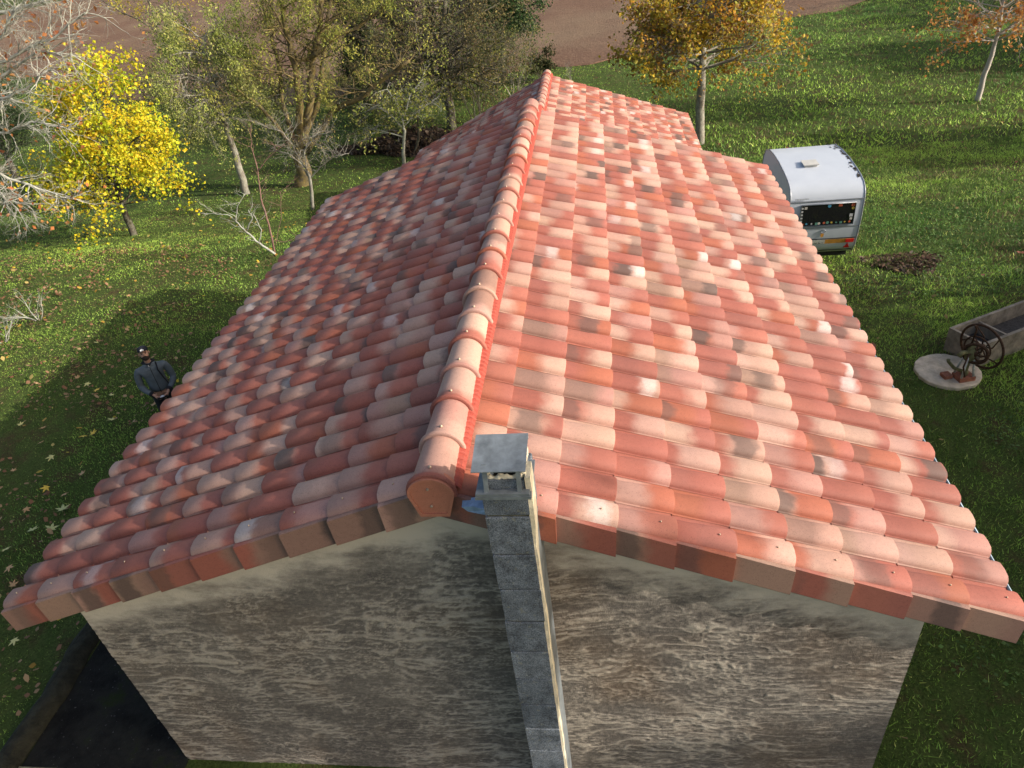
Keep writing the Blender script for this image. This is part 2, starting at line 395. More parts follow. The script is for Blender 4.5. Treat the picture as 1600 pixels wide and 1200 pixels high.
def verge(parent, mx, zr, y, ncol, r, facing=-1, skip=()):
    """verge tiles: plates turned down over the gable"""
    for side in (-1, 1):
        for j in range(ncol):
            if (side, j) in skip: continue
            t0, t1 = j*EXPO - .02, (j+1)*EXPO + .004
            mb = MB(); cols = tile_colours(r, .6); cols = (r.choice(RED+BROWN+BROWN)+(1,), r.choice(RED+BROWN+BROWN+CREAM[2:3])+(1,)) + cols[2:5] + (0, 0); sd = r.random()
            ya, yb = y - .006, y - .040    # upper end tucked, lower end proud
            if facing > 0: ya, yb = y + .006, y + .024
            ht, hb, th = .022, -.235, .016*(-facing)
            def P(t, yy, h): return (mx + side*(CA*t + SA*h*.15), yy, zr - SA*t + h)
            N = 5; V = []; vv = []
            for k in range(N+1):
                f = k/N; t = t0 + (t1-t0)*f; yy = ya + (yb-ya)*f
                for (dy, h) in ((.02*(-facing), ht+.006), (0, ht), (0, hb*.5), (0, hb+.008), (.004*(-facing), hb), (y + .014*(-facing) - yy, hb), (y + .014*(-facing) - yy, ht)):
                    V.append(P(t, yy+dy, h + .006*f)); vv.append(f)
            F = [(a*7+k, a*7+(k+1) % 7, (a+1)*7+(k+1) % 7, (a+1)*7+k) for a in range(N) for k in range(7)]
            F += [tuple(range(6, -1, -1)), tuple(N*7+k for k in range(7))]
            mb.add(V, F, smooth=False, **tile_attrs(vv, cols, sd))
            nv = len(mb.v); tn = t0 + .72*(t1-t0); hn = .078; c_ = (mx + side*(CA*tn + SA*hn), y + .11*(-facing), zr - SA*tn + CA*hn)
            mb.tube([c_, (c_[0]+side*SA*.006, c_[1], c_[2]+.008)], [.008, .005], 6, mi=1)
            for k_ in mb.at: mb.at[k_] += [(1,1,1,1)]*(len(mb.v)-nv)
            mb.build('verge_tile', [TILE, SCREW], parent)
def ridge(parent, mx, zr, ya, yb, r, rad=.155, dz=.03):
    n = max(1, round((yb-ya)/.452)); st = (yb-ya)/n
    z0 = zr + dz
    for i in range(n):
        y0 = ya + i*st; y1 = y0 + st + .05
        mb = MB(); cols = tile_colours(r, .12); sd = r.random(); ctr = Vector((mx + r.uniform(-.004, .004), 0, z0))
        if r.random() < .6: cols = (r.choice(CREAM)+(1,), r.choice(CREAM + RED)+(1,)) + cols[2:]
        def ring(y, R, sq=1.0, ext=.0):
            out = []
            for k in range(17):
                a = math.pi*(k/16); x = math.cos(a)*R; z = math.sin(a)*R*sq
                if k in (0, 16): z -= .02+ext
                out.append((ctr.x + x, y, ctr.z + z))
            return out
        rad0 = rad; rad1 = rad*.93
        rows = [ring(y0 + .004, rad0+.004), ring(y0+.05, rad0), ring(y0+.2, (rad0+rad1)/2+.002), ring(y1, rad1)]
        V = [p for rw in rows for p in rw]; vv = [1 - k/3 for k in range(4) for _ in range(17)]
        F = [(a*17+k, (a+1)*17+k, (a+1)*17+k+1, a*17+k+1) for a in range(3) for k in range(16)]
        mb.add(V, F, smooth=True, **tile_attrs(vv, cols, sd))
        # raised collar at the near end
        prof = [(-.012, -.012), (-.016, .012), (-.006, .024), (.012, .024), (.026, .012), (.034, -.002)]
        rows = [ring(y0 + a, rad0 + b, 1.0, .012) for a, b in prof]
        V = [p for rw in rows for p in rw]; F = [(a*17+k, (a+1)*17+k, (a+1)*17+k+1, a*17+k+1) for a in range(len(prof)-1) for k in range(16)]
        mb.add(V, F, smooth=True, **tile_attrs([1.0]*len(V), cols, sd))
        for e in (0, 16):   # collar ends
            V = [rw[e] for rw in rows]; mb.add(V, [tuple(range(len(V)))], **tile_attrs([1.0]*len(V), cols, sd))
        nv = len(mb.v); mb.tube([(ctr.x, y0+.085, z0+rad-.004), (ctr.x, y0+.085, z0+rad+.012)], [.014, .009], 8, mi=1)
        for k_ in mb.at: mb.at[k_] += [(1,1,1,1)]*(len(mb.v)-nv)
        o = mb.build('ridge_tile', [TILE, SCREW], parent)
def vn2(x, y, seed):
    r = np.random.RandomState(seed).rand(128, 128); xi = np.floor(x).astype(int); yi = np.floor(y).astype(int); fx = x-xi; fy = y-yi
    fx = fx*fx*(3-2*fx); fy = fy*fy*(3-2*fy); g = lambda a, b: r[a % 128, b % 128]
    return (g(xi, yi)*(1-fx)+g(xi+1, yi)*fx)*(1-fy) + (g(xi, yi+1)*(1-fx)+g(xi+1, yi+1)*fx)*fy
def gable_relief(wb, mx, hw, ya, zt, zf):
    """hand-thrown render: trowelled ridges as real relief on the front of the gable"""
    nx, nz = 560, 400; xs = np.linspace(mx-hw, mx+hw, nx); F = np.linspace(0, 1, nz)
    X, Fz = np.meshgrid(xs, F); top = zr_top = np.array([zt(x) for x in xs])[None, :]; Z = top - Fz*(top - zf)
    a = vn2(X*1.3+3, Z*1.6, 1)*2-1; b = vn2(X*.8, Z*.9+7, 2)*2-1; c = vn2(X*3.1, Z*5.3, 9)*2-1
    zz = Z + .05*a + .08*b + .025*c - .05*np.sin(X*.9+.6); xx = X + .3*b + .1*a
    rdg = lambda n, k=3.6: np.clip(1-np.abs(2*n-1)*k, 0, 1)
    pm = [np.clip(vn2(X*f+5*k, Z*f*1.8+k, 20+k)*2.6-.9, 0, 1) for k, f in enumerate((1.6, 2.3, 3.1, 4.5, 1.1))]
    sh = X*.12*np.sign(a)  # strokes slant either way
    r1 = rdg(vn2(xx*3.4, zz*17+sh*9, 3))*pm[0]; r2 = rdg(vn2(xx*5.8+9, zz*33-sh*12, 4))*pm[1]; r3 = rdg(vn2(xx*11+2, zz*52+sh*15, 5))*pm[2]; r4 = rdg(vn2(xx*8+2+zz*5, zz*24-xx*5, 15))*pm[3]
    grit = np.clip(vn2(X*62, Z*66, 6)*1.6-.6, 0, 1)*1.3; g2 = vn2(X*30, Z*48, 16); m = vn2(xx*1.1, zz*1.8, 7)
    dep = np.clip((Fz*(top-zf) - .10 - .30*vn2(X*1.5, Z*2.2, 8))/.22, 0, 1)
    h = (r1*.50 + r2*.48 + r3*.42 + r4*.40 + .24*g2)*(.08+.92*dep) + .16*grit
    V = np.stack([X, np.full_like(X, ya) - .009*h, Z], -1).reshape(-1, 3)
    base = len(wb.v); wb.v.extend(map(tuple, V.tolist()))
    I = np.arange(nx*nz).reshape(nz, nx) + base
    Q = np.stack([I[1:, :-1], I[1:, 1:], I[:-1, 1:], I[:-1, :-1]], -1).reshape(-1, 4); wb.f.extend(map(tuple, Q.tolist())); wb.sm.extend([True]*len(Q)); wb.mi.extend([0]*len(Q))
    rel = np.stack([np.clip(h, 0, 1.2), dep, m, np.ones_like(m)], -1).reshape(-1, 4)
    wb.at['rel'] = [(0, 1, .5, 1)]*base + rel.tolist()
def house_body(name, label, mx, zr, y0, rows, ncol, dark, wallmat, z_floor, wall_in=.1, both=True, group=None, chimney_gap=False):
    root = empty(name, (0, 0, 0), label, 'house', group)
    r = random.Random(int(y0*10))
    mb = MB()
    for side in (-1, 1): tiles(mb, mx, zr, y0, rows, ncol, side, r, dark=.24)
    roof = mb.build('roof', TILE, root)
    y1 = y0 + rows*PITCH
    verge(roof, mx, zr, y0, ncol, r, -1)
    verge(roof, mx, zr, y1, ncol, r, 1)
    ridge(roof, mx, zr, y0 - .04, y1 + .02, r)
    # red ventilated ribbon under the ridge tiles, both sides
    rb = MB()
    for side in (1,):
        n = int((y1-y0)/.02); V = []; F = []
        for i in range(n+1):
            y = y0 + i*(y1-y0)/n; wv = .006*math.sin(i*2.1)
            for t, h in ((.10, .115), (.155, .10 + wv), (.185, .078 + wv)): V.append((mx + side*(CA*t+SA*h), y, zr - SA*t + CA*h))
        for i in range(n):
            for k in range(2):
                q = (i*3+k, i*3+k+1, (i+1)*3+k+1, (i+1)*3+k); F.append(q if side > 0 else q[::-1])
        rb.add(V, F)
    rb.build('ridge_flashing', REDBAND, roof)
    # roof deck below the tiles (closes the roof)
    dk = MB(); hv = ncol*EXPO*CA - .06
    V = []
    for y in (y0+.03, y1-.03):
        for x, z in ((mx-hv, zr - SL*hv - .01), (mx, zr-.012), (mx+hv, zr - SL*hv - .01), (mx+hv, zr-SL*hv-.16), (mx, zr-.16), (mx-hv, zr-SL*hv-.16)): V.append((x, y, z))
    F = [(0,1,7,6),(1,2,8,7),(2,3,9,8),(3,4,10,9),(4,5,11,10),(5,0,6,11),(5,4,1,0),(4,3,2,1),(6,7,10,11),(7,8,9,10)]
    dk.add(V, F); dk.build('eaves_board', simple('soffit_wood', (.14,.09,.06), .9), roof)
    # gutters
    for side in (-1, 1):
        g = MB(); gx_ = mx + side*(ncol*EXPO*CA - .010); gz_ = zr - SL*(ncol*EXPO*CA) - .055
        ra = []; 
        for y in (y0+.01, y1-.01):
            rr = [(gx_ + side*.008 + .062*math.cos(a), y, gz_ + .062*math.sin(a)) for a in [math.pi + k*math.pi/10 for k in range(11)]]
            rr += [(gx_ + side*.008 + .054*math.cos(a), y, gz_ + .054*math.sin(a)) for a in [2*math.pi - k*math.pi/10 for k in range(11)]]
            ra.append(rr)
        g.loft(ra, smooth=False); g.tube([(gx_+side*.07, y0+.01, gz_), (gx_+side*.07, y1-.01, gz_)], .009, 6)
        g.build('gutter', GUTTER, root)
    # walls
    wb = MB(); hw = 3.54*ncol/10.0; ya, yb = y0+wall_in, y1-wall_in
    def zt(x): return zr - .17 - SL*abs(x-mx)
    xs = [mx-hw, mx, mx+hw]
    V = [(mx-hw, ya, z_floor), (mx+hw, ya, z_floor), (mx+hw, ya, zt(mx+hw)), (mx, ya, zt(mx)), (mx-hw, ya, zt(mx-hw)),
         (mx-hw, yb, z_floor), (mx+hw, yb, z_floor), (mx+hw, yb, zt(mx+hw)), (mx, yb, zt(mx)), (mx-hw, yb, zt(mx-hw))]
    wb.add(V, ([(0,1,2,3,4)] if ncol != 10 else []) + [(9,8,7,6,5), (0,4,9,5), (1,6,7,2)])
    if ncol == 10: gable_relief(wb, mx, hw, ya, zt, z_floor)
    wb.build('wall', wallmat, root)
    return root, roof
house, roof = house_body('house', 'long low house with new red and cream clay tile roof and dirty rendered gable', MX, ZR, Y0, ROWS, NC, .2, WALL, -.9)
# end plate under the last ridge tile
def ridge_end():
    mb = MB(); cx = MX; zc = ZR+.03; cols = ((.50,.20,.12,1), (.46,.16,.10,1), .5, .2, .0, 0, 0)
    def outline(s, e=0):
        pts = [(cx + math.cos(a)*.165*s, zc + math.sin(a)*.15*s) for a in [math.pi*k/12 for k in range(13)]]
        return pts + [(cx-.105*s, zc-.20*s), (cx+.105*s, zc-.20*s)][0:2]
    o1 = outline(1.0); o2 = outline(.86); n = len(o1); yf = Y0-.075
    V = [(x, yf+.10, z) for x, z in o1] + [(x, yf, z) for x, z in o1] + [(x, yf, z) for x, z in o2] + [(x, yf+.008, z) for x, z in o2]
    F = [(a*n+k, a*n+(k+1) % n, (a+1)*n+(k+1) % n, (a+1)*n+k) for a in range(3) for k in range(n)] + [tuple(3*n+k for k in range(n))]
    mb.add(V, F, **tile_attrs([.5]*len(V), cols, .3))
    nv = len(mb.v)
    for dz in (.06, -.10): mb.tube([(cx-.01, yf+.01, zc+dz), (cx-.01, yf-.006, zc+dz)], [.012, .008], 8, mi=1)
    for k_ in mb.at: mb.at[k_] += [(1,1,1,1)]*(len(mb.v)-nv)
    mb.build('ridge_end_tile', [TILE, SCREW], roof)
    # small blue membrane left showing beside it
    m = MB(); pts = [(-1.06, 0), (-.98, .012), (-.88, -.002), (-.83, -.03), (-.82, -.075), (-.93, -.06), (-1.02, -.035)]
    V = [(x, Y0-.075 - .03*abs(math.sin(i)), 4.03 + z + .02*(i % 2)) for i, (x, z) in enumerate(pts)] + [(x, Y0-.01, 4.045+z) for x, z in pts]
    n = len(pts); m.add(V, [tuple(range(n)), tuple(range(2*n-1, n-1, -1))] + [(k, n+k, n+(k+1) % n, (k+1) % n) for k in range(n)])
    m.build('roof_membrane', BLUEFILM, roof)
ridge_end()
# chimney: block shaft against the gable
def chimney():
    x0, x1, yf, yb = -.845, -.555, 3.19, 3.60
    rr = random.Random(5); mb = MB(); mb.box((x0+.012, yf+.012, -.9), (x1-.004, yb-.002, 4.355), mi=1); z = 4.358
    while z > -.8:
        h_ = .175 if z > 4.3 else .352; N = 9; j = lambda a=.004: rr.uniform(-a, a); ox, oy = j(.005), j(.004); rg = []
        for zz_ in (z-h_, z-h_+.008, z-h_*.5, z-.008, z):
            e_ = .007 if zz_ in (z-h_, z) else 0.0; f_ = []
            for k in range(N+1): f_.append((x0+ox+e_+(x1-x0-2*e_)*k/N, yf+oy+e_+j(.0006), zz_+j(.003)))
            f_ += [(x1+ox-e_, yb-.003, zz_), (x0+ox+e_, yb-.003, zz_)]; rg.append(f_)
        mb.loft(rg, smooth=False); z -= h_ + .0135
    ch = mb.build('chimney', [BLOCK, simple('joint_mortar', (.13, .125, .09), .95, .5, 30, bump=1, bd=.01)], house)
    # ragged pale mortar on the right cheek
    m = MB(); V = []; F = []; n = 46
    for i in range(n+1):
        z = -.3 + i*(4.50+.3)/n; j = rr.uniform(-.008, .008); top = z > 4.0
        yfr = yf + .002 + rr.uniform(0, .012); ybk = yf + (.085 if z < 3.85 else .17) + rr.uniform(-.012, .012)
        th = .012 + (.014 if top else 0) + abs(j)
        V += [(x1-.004, yfr, z), (x1+th, yfr + .006, z), (x1+th, ybk, z), (x1-.004, ybk+.004, z)]
    for i in range(n):
        a = i*4
        for k in range(3): F.append((a+k, a+k+1, a+5+k, a+4+k)[::-1])
    F.append((0,1,2,3)); F.append((n*4, n*4+1, n*4+2, n*4+3)[::-1])
    m.add(V, F); m.build('mortar', MORTAR, ch)
    z = MB(); z.box((x1+.001, yf+.06, -.3), (x1+.006, yb-.002, 3.93)); z.build('cheek_strip', ZINC, ch)  # thin dark grey strip along the right cheek behind the mortar
    # flue head
    f = MB(); h0, h1 = 4.40, 4.475
    f.box((x0+.03, yf+.02, h0), (x1-.01, yf+.06, h1)); f.box((x0+.03, yb-.16, h0), (x1-.01, yb-.12, h1+.03))
    f.box((x0+.03, yf+.06, h0), (x0+.07, yb-.16, h1+.01)); f.box((x1-.05, yf+.06, h0), (x1-.01, yb-.16, h1+.01))
    f.build('flue_head', BLOCK, ch)
    mm = MB(); pts = []
    for i in range(15): pts.append((x0+.04 + i*(x1-x0-.06)/14, yf+.05+rr.uniform(-.006,.006), h1 + rr.uniform(-.004, .012)))
    mm.tube(pts, [.016+rr.uniform(-.004,.006) for _ in pts], 6)
    pts = [(x1-.02+rr.uniform(-.004,.004), yf+.05+i*.05, h1+.02+rr.uniform(-.01,.01)) for i in range(6)]; mm.tube(pts, .02, 6)
    pts = [(x0+.05+rr.uniform(-.004,.004), yf+.05+i*.05, h1+.015+rr.uniform(-.01,.01)) for i in range(5)]; mm.tube(pts, .016, 6)
    mm.build('flue_mortar', MORTAR, ch)
    d = MB(); d.box((x0+.071, yf+.061, h0+.001), (x1-.051, yb-.161, h0+.03)); d.build('flue', DARK, ch)  # dark block painted in for the shade inside the flue opening
    # ledge plate
    l = MB(); l.box((x0-.035, yf-.035, 4.362), (x1+.03, yb-.1, 4.385)); l.box((x0-.03, yf-.03, 4.387), (x1+.02, yf+.015, 4.405)); l.build('ledge', ZINC, ch)
    # hood: folded plate on four straps
    hd = MB(); zf, zb = 4.585, 4.635; yA, yB = yf-.02, yf+.27; xa, xb = x0-.035, x1+.015
    V = [(xa, yA, zf), (xb, yA-.01, zf+.01), (xb, yB, zb+.01), (xa, yB+.01, zb), (xa, yA, zf-.006), (xb, yA-.01, zf+.004), (xb, yB, zb+.004), (xa, yB+.01, zb-.006)]
    hd.add(V, [(0,1,2,3),(7,6,5,4),(0,4,5,1),(1,5,6,2),(2,6,7,3),(3,7,4,0)])
    hd.box((xa+.002, yB-.012, zb-.03), (xb-.002, yB+.006, zb-.002))
    for sx in (xa+.06, xb-.07):
        hd.add([(sx, yf-.012, 4.40), (sx+.03, yf-.012, 4.40), (sx+.03, yf+.03, zf+.014), (sx, yf+.03, zf+.014), (sx, yf-.006, 4.40), (sx+.03, yf-.006, 4.40), (sx+.03, yf+.036, zf+.014), (sx, yf+.036, zf+.014)],
               [(0,1,2,3),(7,6,5,4),(1,5,6,2),(0,3,7,4)])
        hd.box((sx, yf+.24, 4.40), (sx+.03, yf+.246, zb-.025))
    hd.build('chimney_hood', ZINC, ch)
chimney()
# the lower building beyond
FARX, FARZ = -1.76, 2.10
far, far_roof = house_body('outbuilding', 'lower outbuilding beyond the house with matching speckled tile roof', FARX, FARZ, 19.3, 20, 11, .3, WALL, -2.6)

_seen = set()
for _o in [c for c in far.children_recursive if c.type == 'MESH']:      # its left slope is a little steeper than its right one
    if _o.data.name in _seen: continue
    _seen.add(_o.data.name); _v = np.empty(len(_o.data.vertices)*3, 'f'); _o.data.vertices.foreach_get('co', _v); _v = _v.reshape(-1, 3); _d = _v[:, 0]-FARX
    _w = np.clip((_v[:, 2] + 1.0)/1.2, 0, 1) if _o.name.startswith('wall') else 1.0
    _v[:, 2] -= np.where(_d < 0, -_d*.10, _d*.03)*_w; _v[:, 1] += np.where(_d < 0, _d*.10, 0); _o.data.vertices.foreach_set('co', _v.ravel()); _o.data.update()
# mossy slab and kerb beside the gable
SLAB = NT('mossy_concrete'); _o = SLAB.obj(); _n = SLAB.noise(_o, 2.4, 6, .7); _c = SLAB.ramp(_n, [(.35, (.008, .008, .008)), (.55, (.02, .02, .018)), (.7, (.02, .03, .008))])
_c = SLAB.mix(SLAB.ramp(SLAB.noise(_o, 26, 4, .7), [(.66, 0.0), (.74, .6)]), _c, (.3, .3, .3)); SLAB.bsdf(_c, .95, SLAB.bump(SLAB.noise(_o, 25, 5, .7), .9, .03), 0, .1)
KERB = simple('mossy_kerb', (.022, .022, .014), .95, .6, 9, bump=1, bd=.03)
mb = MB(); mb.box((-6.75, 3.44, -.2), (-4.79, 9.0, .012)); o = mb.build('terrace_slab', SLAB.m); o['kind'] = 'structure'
mb = MB(); V = []
rr = random.Random(2); rings = []
for i in range(40):
    y = 3.2 + i*.15; x = -6.78 - .02*math.sin(i*.7); j = lambda: rr.uniform(-.02, .02)
    rings.append([(x-.30+j(), y, -.1), (x-.28+j(), y, .08+j()), (x-.2+j(), y, .14+j()), (x-.08+j(), y, .13+j()), (x+.02+j(), y, .05+j()), (x+.03, y, -.1)])
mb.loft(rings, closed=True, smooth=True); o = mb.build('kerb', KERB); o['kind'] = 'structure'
mb = MB(); mb.box((-8.2, 3.20, -.2), (-4.78, 3.43, .03)); mb.box((-4.779, 3.05, -.2), (2.4, 3.58, -.06)); o = mb.build('path', simple('pale_concrete', (.22, .20, .13), .95, .5, 10, bump=.8, bd=.01)); o['kind'] = 'structure'

# ------------------------------------------------------------------ trees
class Tree:
    def __init__(s, seed): s.r = random.Random(seed); s.mb = MB(); s.tw = MB(); s.tips = []; s.wood_n = 0
    def path(s, pts, r0, r1, n=7, wob=.0):
        P = []; pts = [Vector(p) for p in pts]
        for i in range(len(pts)-1):
            for k in range(4):
                f = k/4; p = pts[i].lerp(pts[i+1], f); P.append(p + Vector([s.r.uniform(-wob, wob) for _ in range(3)]) * (0 if (i == 0 and k == 0) else 1))
        P.append(pts[-1]); m = len(P)-1
        R = [r0 + (r1-r0)*(i/m)**.8 for i in range(m+1)]
        s.mb.tube(P, R, n); return P, R
    def grow(s, p, d, ln, rad, lv, droop=0.0, nch=(3, 5), ang=(.4, .9), mb=None, shrink=.62, up=.15, wig=.25, leaf=True):
        r = s.r; seg = 5 if lv > 0 else 3; P = [Vector(p)]; d = Vector(d).normalized(); st = ln/seg; R = [rad]
        for i in range(seg):
            d = (d + Vector((r.gauss(0, wig*.5), r.gauss(0, wig*.5), r.gauss(0, wig*.4) + up*.3 - droop*(i+1)/seg))).normalized()
            P.append(P[-1] + d*st); R.append(rad*(1 - .68*(i+1)/seg))
        (s.mb if rad > .022 else s.tw).tube(P, R, 6 if rad > .05 else (4 if rad > .018 else 3), caps=False)
        if lv <= 0 or rad < .0025:
            if leaf: s.tips += [(P[k], d) for k in range(1, len(P))]
            return
        for _ in range(r.randint(*nch)):
            f = r.uniform(.25, 1.0); i = min(int(f*seg), seg-1); q = P[i].lerp(P[i+1], f*seg-i); dd = (P[i+1]-P[i]).normalized()
            ax = dd.orthogonal().normalized(); ax = Matrix.Rotation(r.uniform(0, 6.28), 3, dd) @ ax
            nd = Matrix.Rotation(r.uniform(*ang), 3, ax) @ dd
            s.grow(q, nd, ln*shrink*r.uniform(.7, 1.15), max(.0022, R[i]*.58), lv-1, droop, nch, ang, None, shrink, up, wig, leaf)
        if leaf: s.tips.append((P[-1], d))
    def leaves(s, name, parent, n, size, cols, spread=.12, hang=.0, thin=1.0, nmax=60000, mat=None, pts=None, clump=None, shape='leaf'):
        rs = np.random.RandomState(s.r.randint(0, 99999)); T = pts if pts is not None else np.array([tuple(p) for p, _ in s.tips])
        if clump is not None:   # keep only some tips so gaps show
            h = np.sin(T[:, 0]*clump[0]+1.3)*np.sin(T[:, 1]*clump[0]*.9+.4)*np.sin(T[:, 2]*clump[0]*1.1+2.0); T = T[h > clump[1]]
        n = min(n, nmax); idx = rs.randint(0, len(T), n); c = T[idx] + rs.normal(0, spread, (n, 3)); c[:, 2] -= np.abs(rs.normal(0, hang, n)) if hang else 0
        a = rs.normal(0, 1, (n, 3)); a[:, 2] -= hang*6; a /= np.linalg.norm(a, axis=1)[:, None]
        b = rs.normal(0, 1, (n, 3)); b -= (b*a).sum(1)[:, None]*a; b /= np.linalg.norm(b, axis=1)[:, None]
        nn = np.cross(a, b); sz = size*rs.uniform(.6, 1.35, n)[:, None]; wd = thin*.42
        fold = nn*sz*.12
        V = np.stack([c - a*sz*.5, c + b*sz*wd + fold - a*sz*.05, c + a*sz*.55, c - b*sz*wd + fold - a*sz*.05], 1).reshape(-1, 3)
        cols = np.array([x[:3] for x in cols], 'f'); wts = np.array([1.0]*len(cols)); k = rs.randint(0, len(cols), n)
        # clumps share a hue
        ph = np.sin(c[:, 0]*2.1+c[:, 2]*1.7)+np.sin(c[:, 1]*1.9-c[:, 2]*2.3); k = np.where(rs.rand(n) < .55, (np.clip((ph+2)/4, 0, .999)*len(cols)).astype(int), k)
        C = cols[k]*rs.uniform(.75, 1.25, (n, 1))
        return arrmesh(name, V, 4, mat or LEAF, parent, C)
    def finish(s, root, bark, origin=None):
        if s.mb.v: s.mb.build('trunk', bark, root)
        if s.tw.v: s.tw.build('branches', bark, root)
def root_at(p, name, label, cat='tree', group=None):
    return empty(name, (0, 0, 0), label, cat, group) if p is None else empty(name, p, label, cat, group)
def rebase(root):
    """children are modelled in world coordinates; shift them to the root's place"""
    for c in root.children:
        if c.type == 'MESH': c.data.transform(Matrix.Translation(-root.location))
bark_dark = mat_bark('dark_bark', (.035, .028, .022), (.13, .11, .09), (.26, .28, .2), .4)
bark_grey = mat_bark('grey_bark', (.10, .085, .07), (.30, .27, .23), (.42, .44, .36), .5)
bark_lich = mat_bark('lichen_bark', (.16, .15, .13), (.42, .42, .38), (.50, .52, .44), .7)
bark_moss = mat_bark('mossy_bark', (.03, .026, .02), (.15, .13, .10), (.28, .21, .06), .6)
bark_pale = mat_bark('pale_bark', (.28, .25, .22), (.55, .52, .48))
bark_red = mat_bark('reddish_bark', (.13, .07, .055), (.30, .19, .16))

def px_path(pts, base, dy=0.0):
    """trunk path through photo pixels, in the plane of the base's distance"""
    out = []
    for i, (x, y) in enumerate(pts): out.append(aty(x, y, base.y + dy*i))
    return out

# yellow broad-leaved tree on the left lawn
b = ghit(210, 368); T = Tree(1); root = empty('yellow_tree', b, 'bright yellow leaved tree with short leaning trunk on the left lawn', 'tree')
P, Rr = T.path([b - Vector((0,0,.1))] + px_path([(196, 335), (184, 300), (182, 262), (172, 205), (145, 140)], b, -.08), .13, .03, 8, .02)
for i in range(6, len(P)):
    for k in range(4):
        a = T.r.uniform(0, 6.28); e = .15 + .6*(i/len(P)); T.grow(P[i], (math.cos(a), math.sin(a), e), 1.62*(1.2-.55*i/len(P)), Rr[i]*.5, 3, .10, (3, 5), (.35, .85))
T.finish(root, bark_dark)
YL = [(.62,.50,.02), (.68,.58,.03), (.56,.54,.03), (.44,.50,.03), (.64,.44,.02), (.50,.47,.02), (.32,.42,.03)]
T.leaves('crown', root, 16500, .095, YL, .11, .04, 1.05)
rebase(root)

# orange-brown trails: bare lichen tree reaching in from the far left
def pathpx(pts, Y): return [aty(x, y, Y) for x, y in pts]
T = Tree(2); b = ghit(-190, 330); root = empty('bare_tree', b, 'grey lichen covered tree with bare tangled branches at the left edge', 'tree')
T.path([b] + pathpx([(-170, 200), (-150, 60)], b.y), .2, .1, 8, .03)
for pts, Y, r0 in [([(-160, 150), (-60, 120), (10, 95), (80, 60), (135, 20)], 17.2, .05), ([(-160, 190), (-70, 170), (0, 120), (60, 80), (110, 85)], 17.4, .05),
                   ([(-165, 200), (-80, 240), (0, 210), (50, 190), (105, 200)], 16.6, .05), ([(-170, 230), (-80, 280), (0, 270), (60, 295), (110, 310)], 16.0, .05),
                   ([(-170, 230), (-90, 300), (-20, 290), (10, 312), (30, 318)], 15.6, .06), ([(-160, 120), (-60, 40), (0, 20), (60, 5), (120, -20)], 17.8, .06),
                   ([(-165, 160), (-70, 190), (-10, 160), (40, 140), (75, 110)], 16.2, .05), ([(-165, 160), (-70, 90), (0, 60), (20, 20), (30, -20)], 16.9, .05)]:
    P, Rr = T.path([aty(-165, 150, b.y)] + pathpx(pts, Y*.80)[1:], r0, .012, 6, .03)
    for i in range(5, len(P)):
        for k in range(3):
            d = (P[i]-P[i-1]).normalized() + Vector([T.r.uniform(-.9, .9) for _ in range(3)]); T.grow(P[i], d, 0.72*T.r.uniform(.5, 1.1), .012, 2, .05, (2, 4), (.3, .8), wig=.5)
T.finish(root, bark_lich)
T.leaves('crown', root, 420, .09, [(.42,.16,.05), (.5,.24,.08), (.35,.12,.05)], .1, .03, .9)
rebase(root)
# dark evergreen behind it
T = Tree(3); b = ghit(-10, 300); b.y += 1.8; root = empty('evergreen_tree', b, 'dark green evergreen tree behind the bare grey branches at left edge', 'tree')
P, Rr = T.path([b, b+Vector((.1,0,1.5)), b+Vector((.3,.1,3.2)), b+Vector((.6,.1,5.0))], .18, .05, 8, .03)
for i in range(3, len(P)):
    for k in range(5):
        a = T.r.uniform(0, 6.28); T.grow(P[i], (math.cos(a), math.sin(a), .3), 1.9-.08*i, Rr[i]*.45, 3, .02, (3, 4), (.4, .9))
T.finish(root, bark_dark)
T.leaves('crown', root, 26000, .075, [(.025,.055,.02), (.05,.085,.03), (.09,.13,.055), (.13,.17,.09)], .14, .02, .8)
rebase(root)

# feathery willow-like tree
WL = [(.24,.30,.06), (.36,.42,.10), (.44,.46,.13), (.10,.13,.04), (.16,.20,.06), (.40,.40,.14)]
b = ghit(385, 303); T = Tree(4); root = empty('willow_tree', b, 'feathery pale green willow behind the yellow tree, single brown trunk', 'tree')
P, Rr = T.path([b - Vector((0,0,.1))] + px_path([(372, 255), (352, 195), (335, 150), (325, 110), (318, 60)], b, .05), .17, .05, 8, .02)
for i in range(8, len(P)):
    for k in range(4):
        a = T.r.uniform(0, 6.28); T.grow(P[i], (math.cos(a)*1.15, math.sin(a), .5), 2.2*(1.1-.55*i/len(P)), Rr[i]*.5, 3, .22, (3, 5), (.35, .9), wig=.35)
T.finish(root, bark_grey)
T.leaves('crown', root, 24000, .095, WL, .12, .16, .5, clump=(1.9, -.25))
rebase(root)

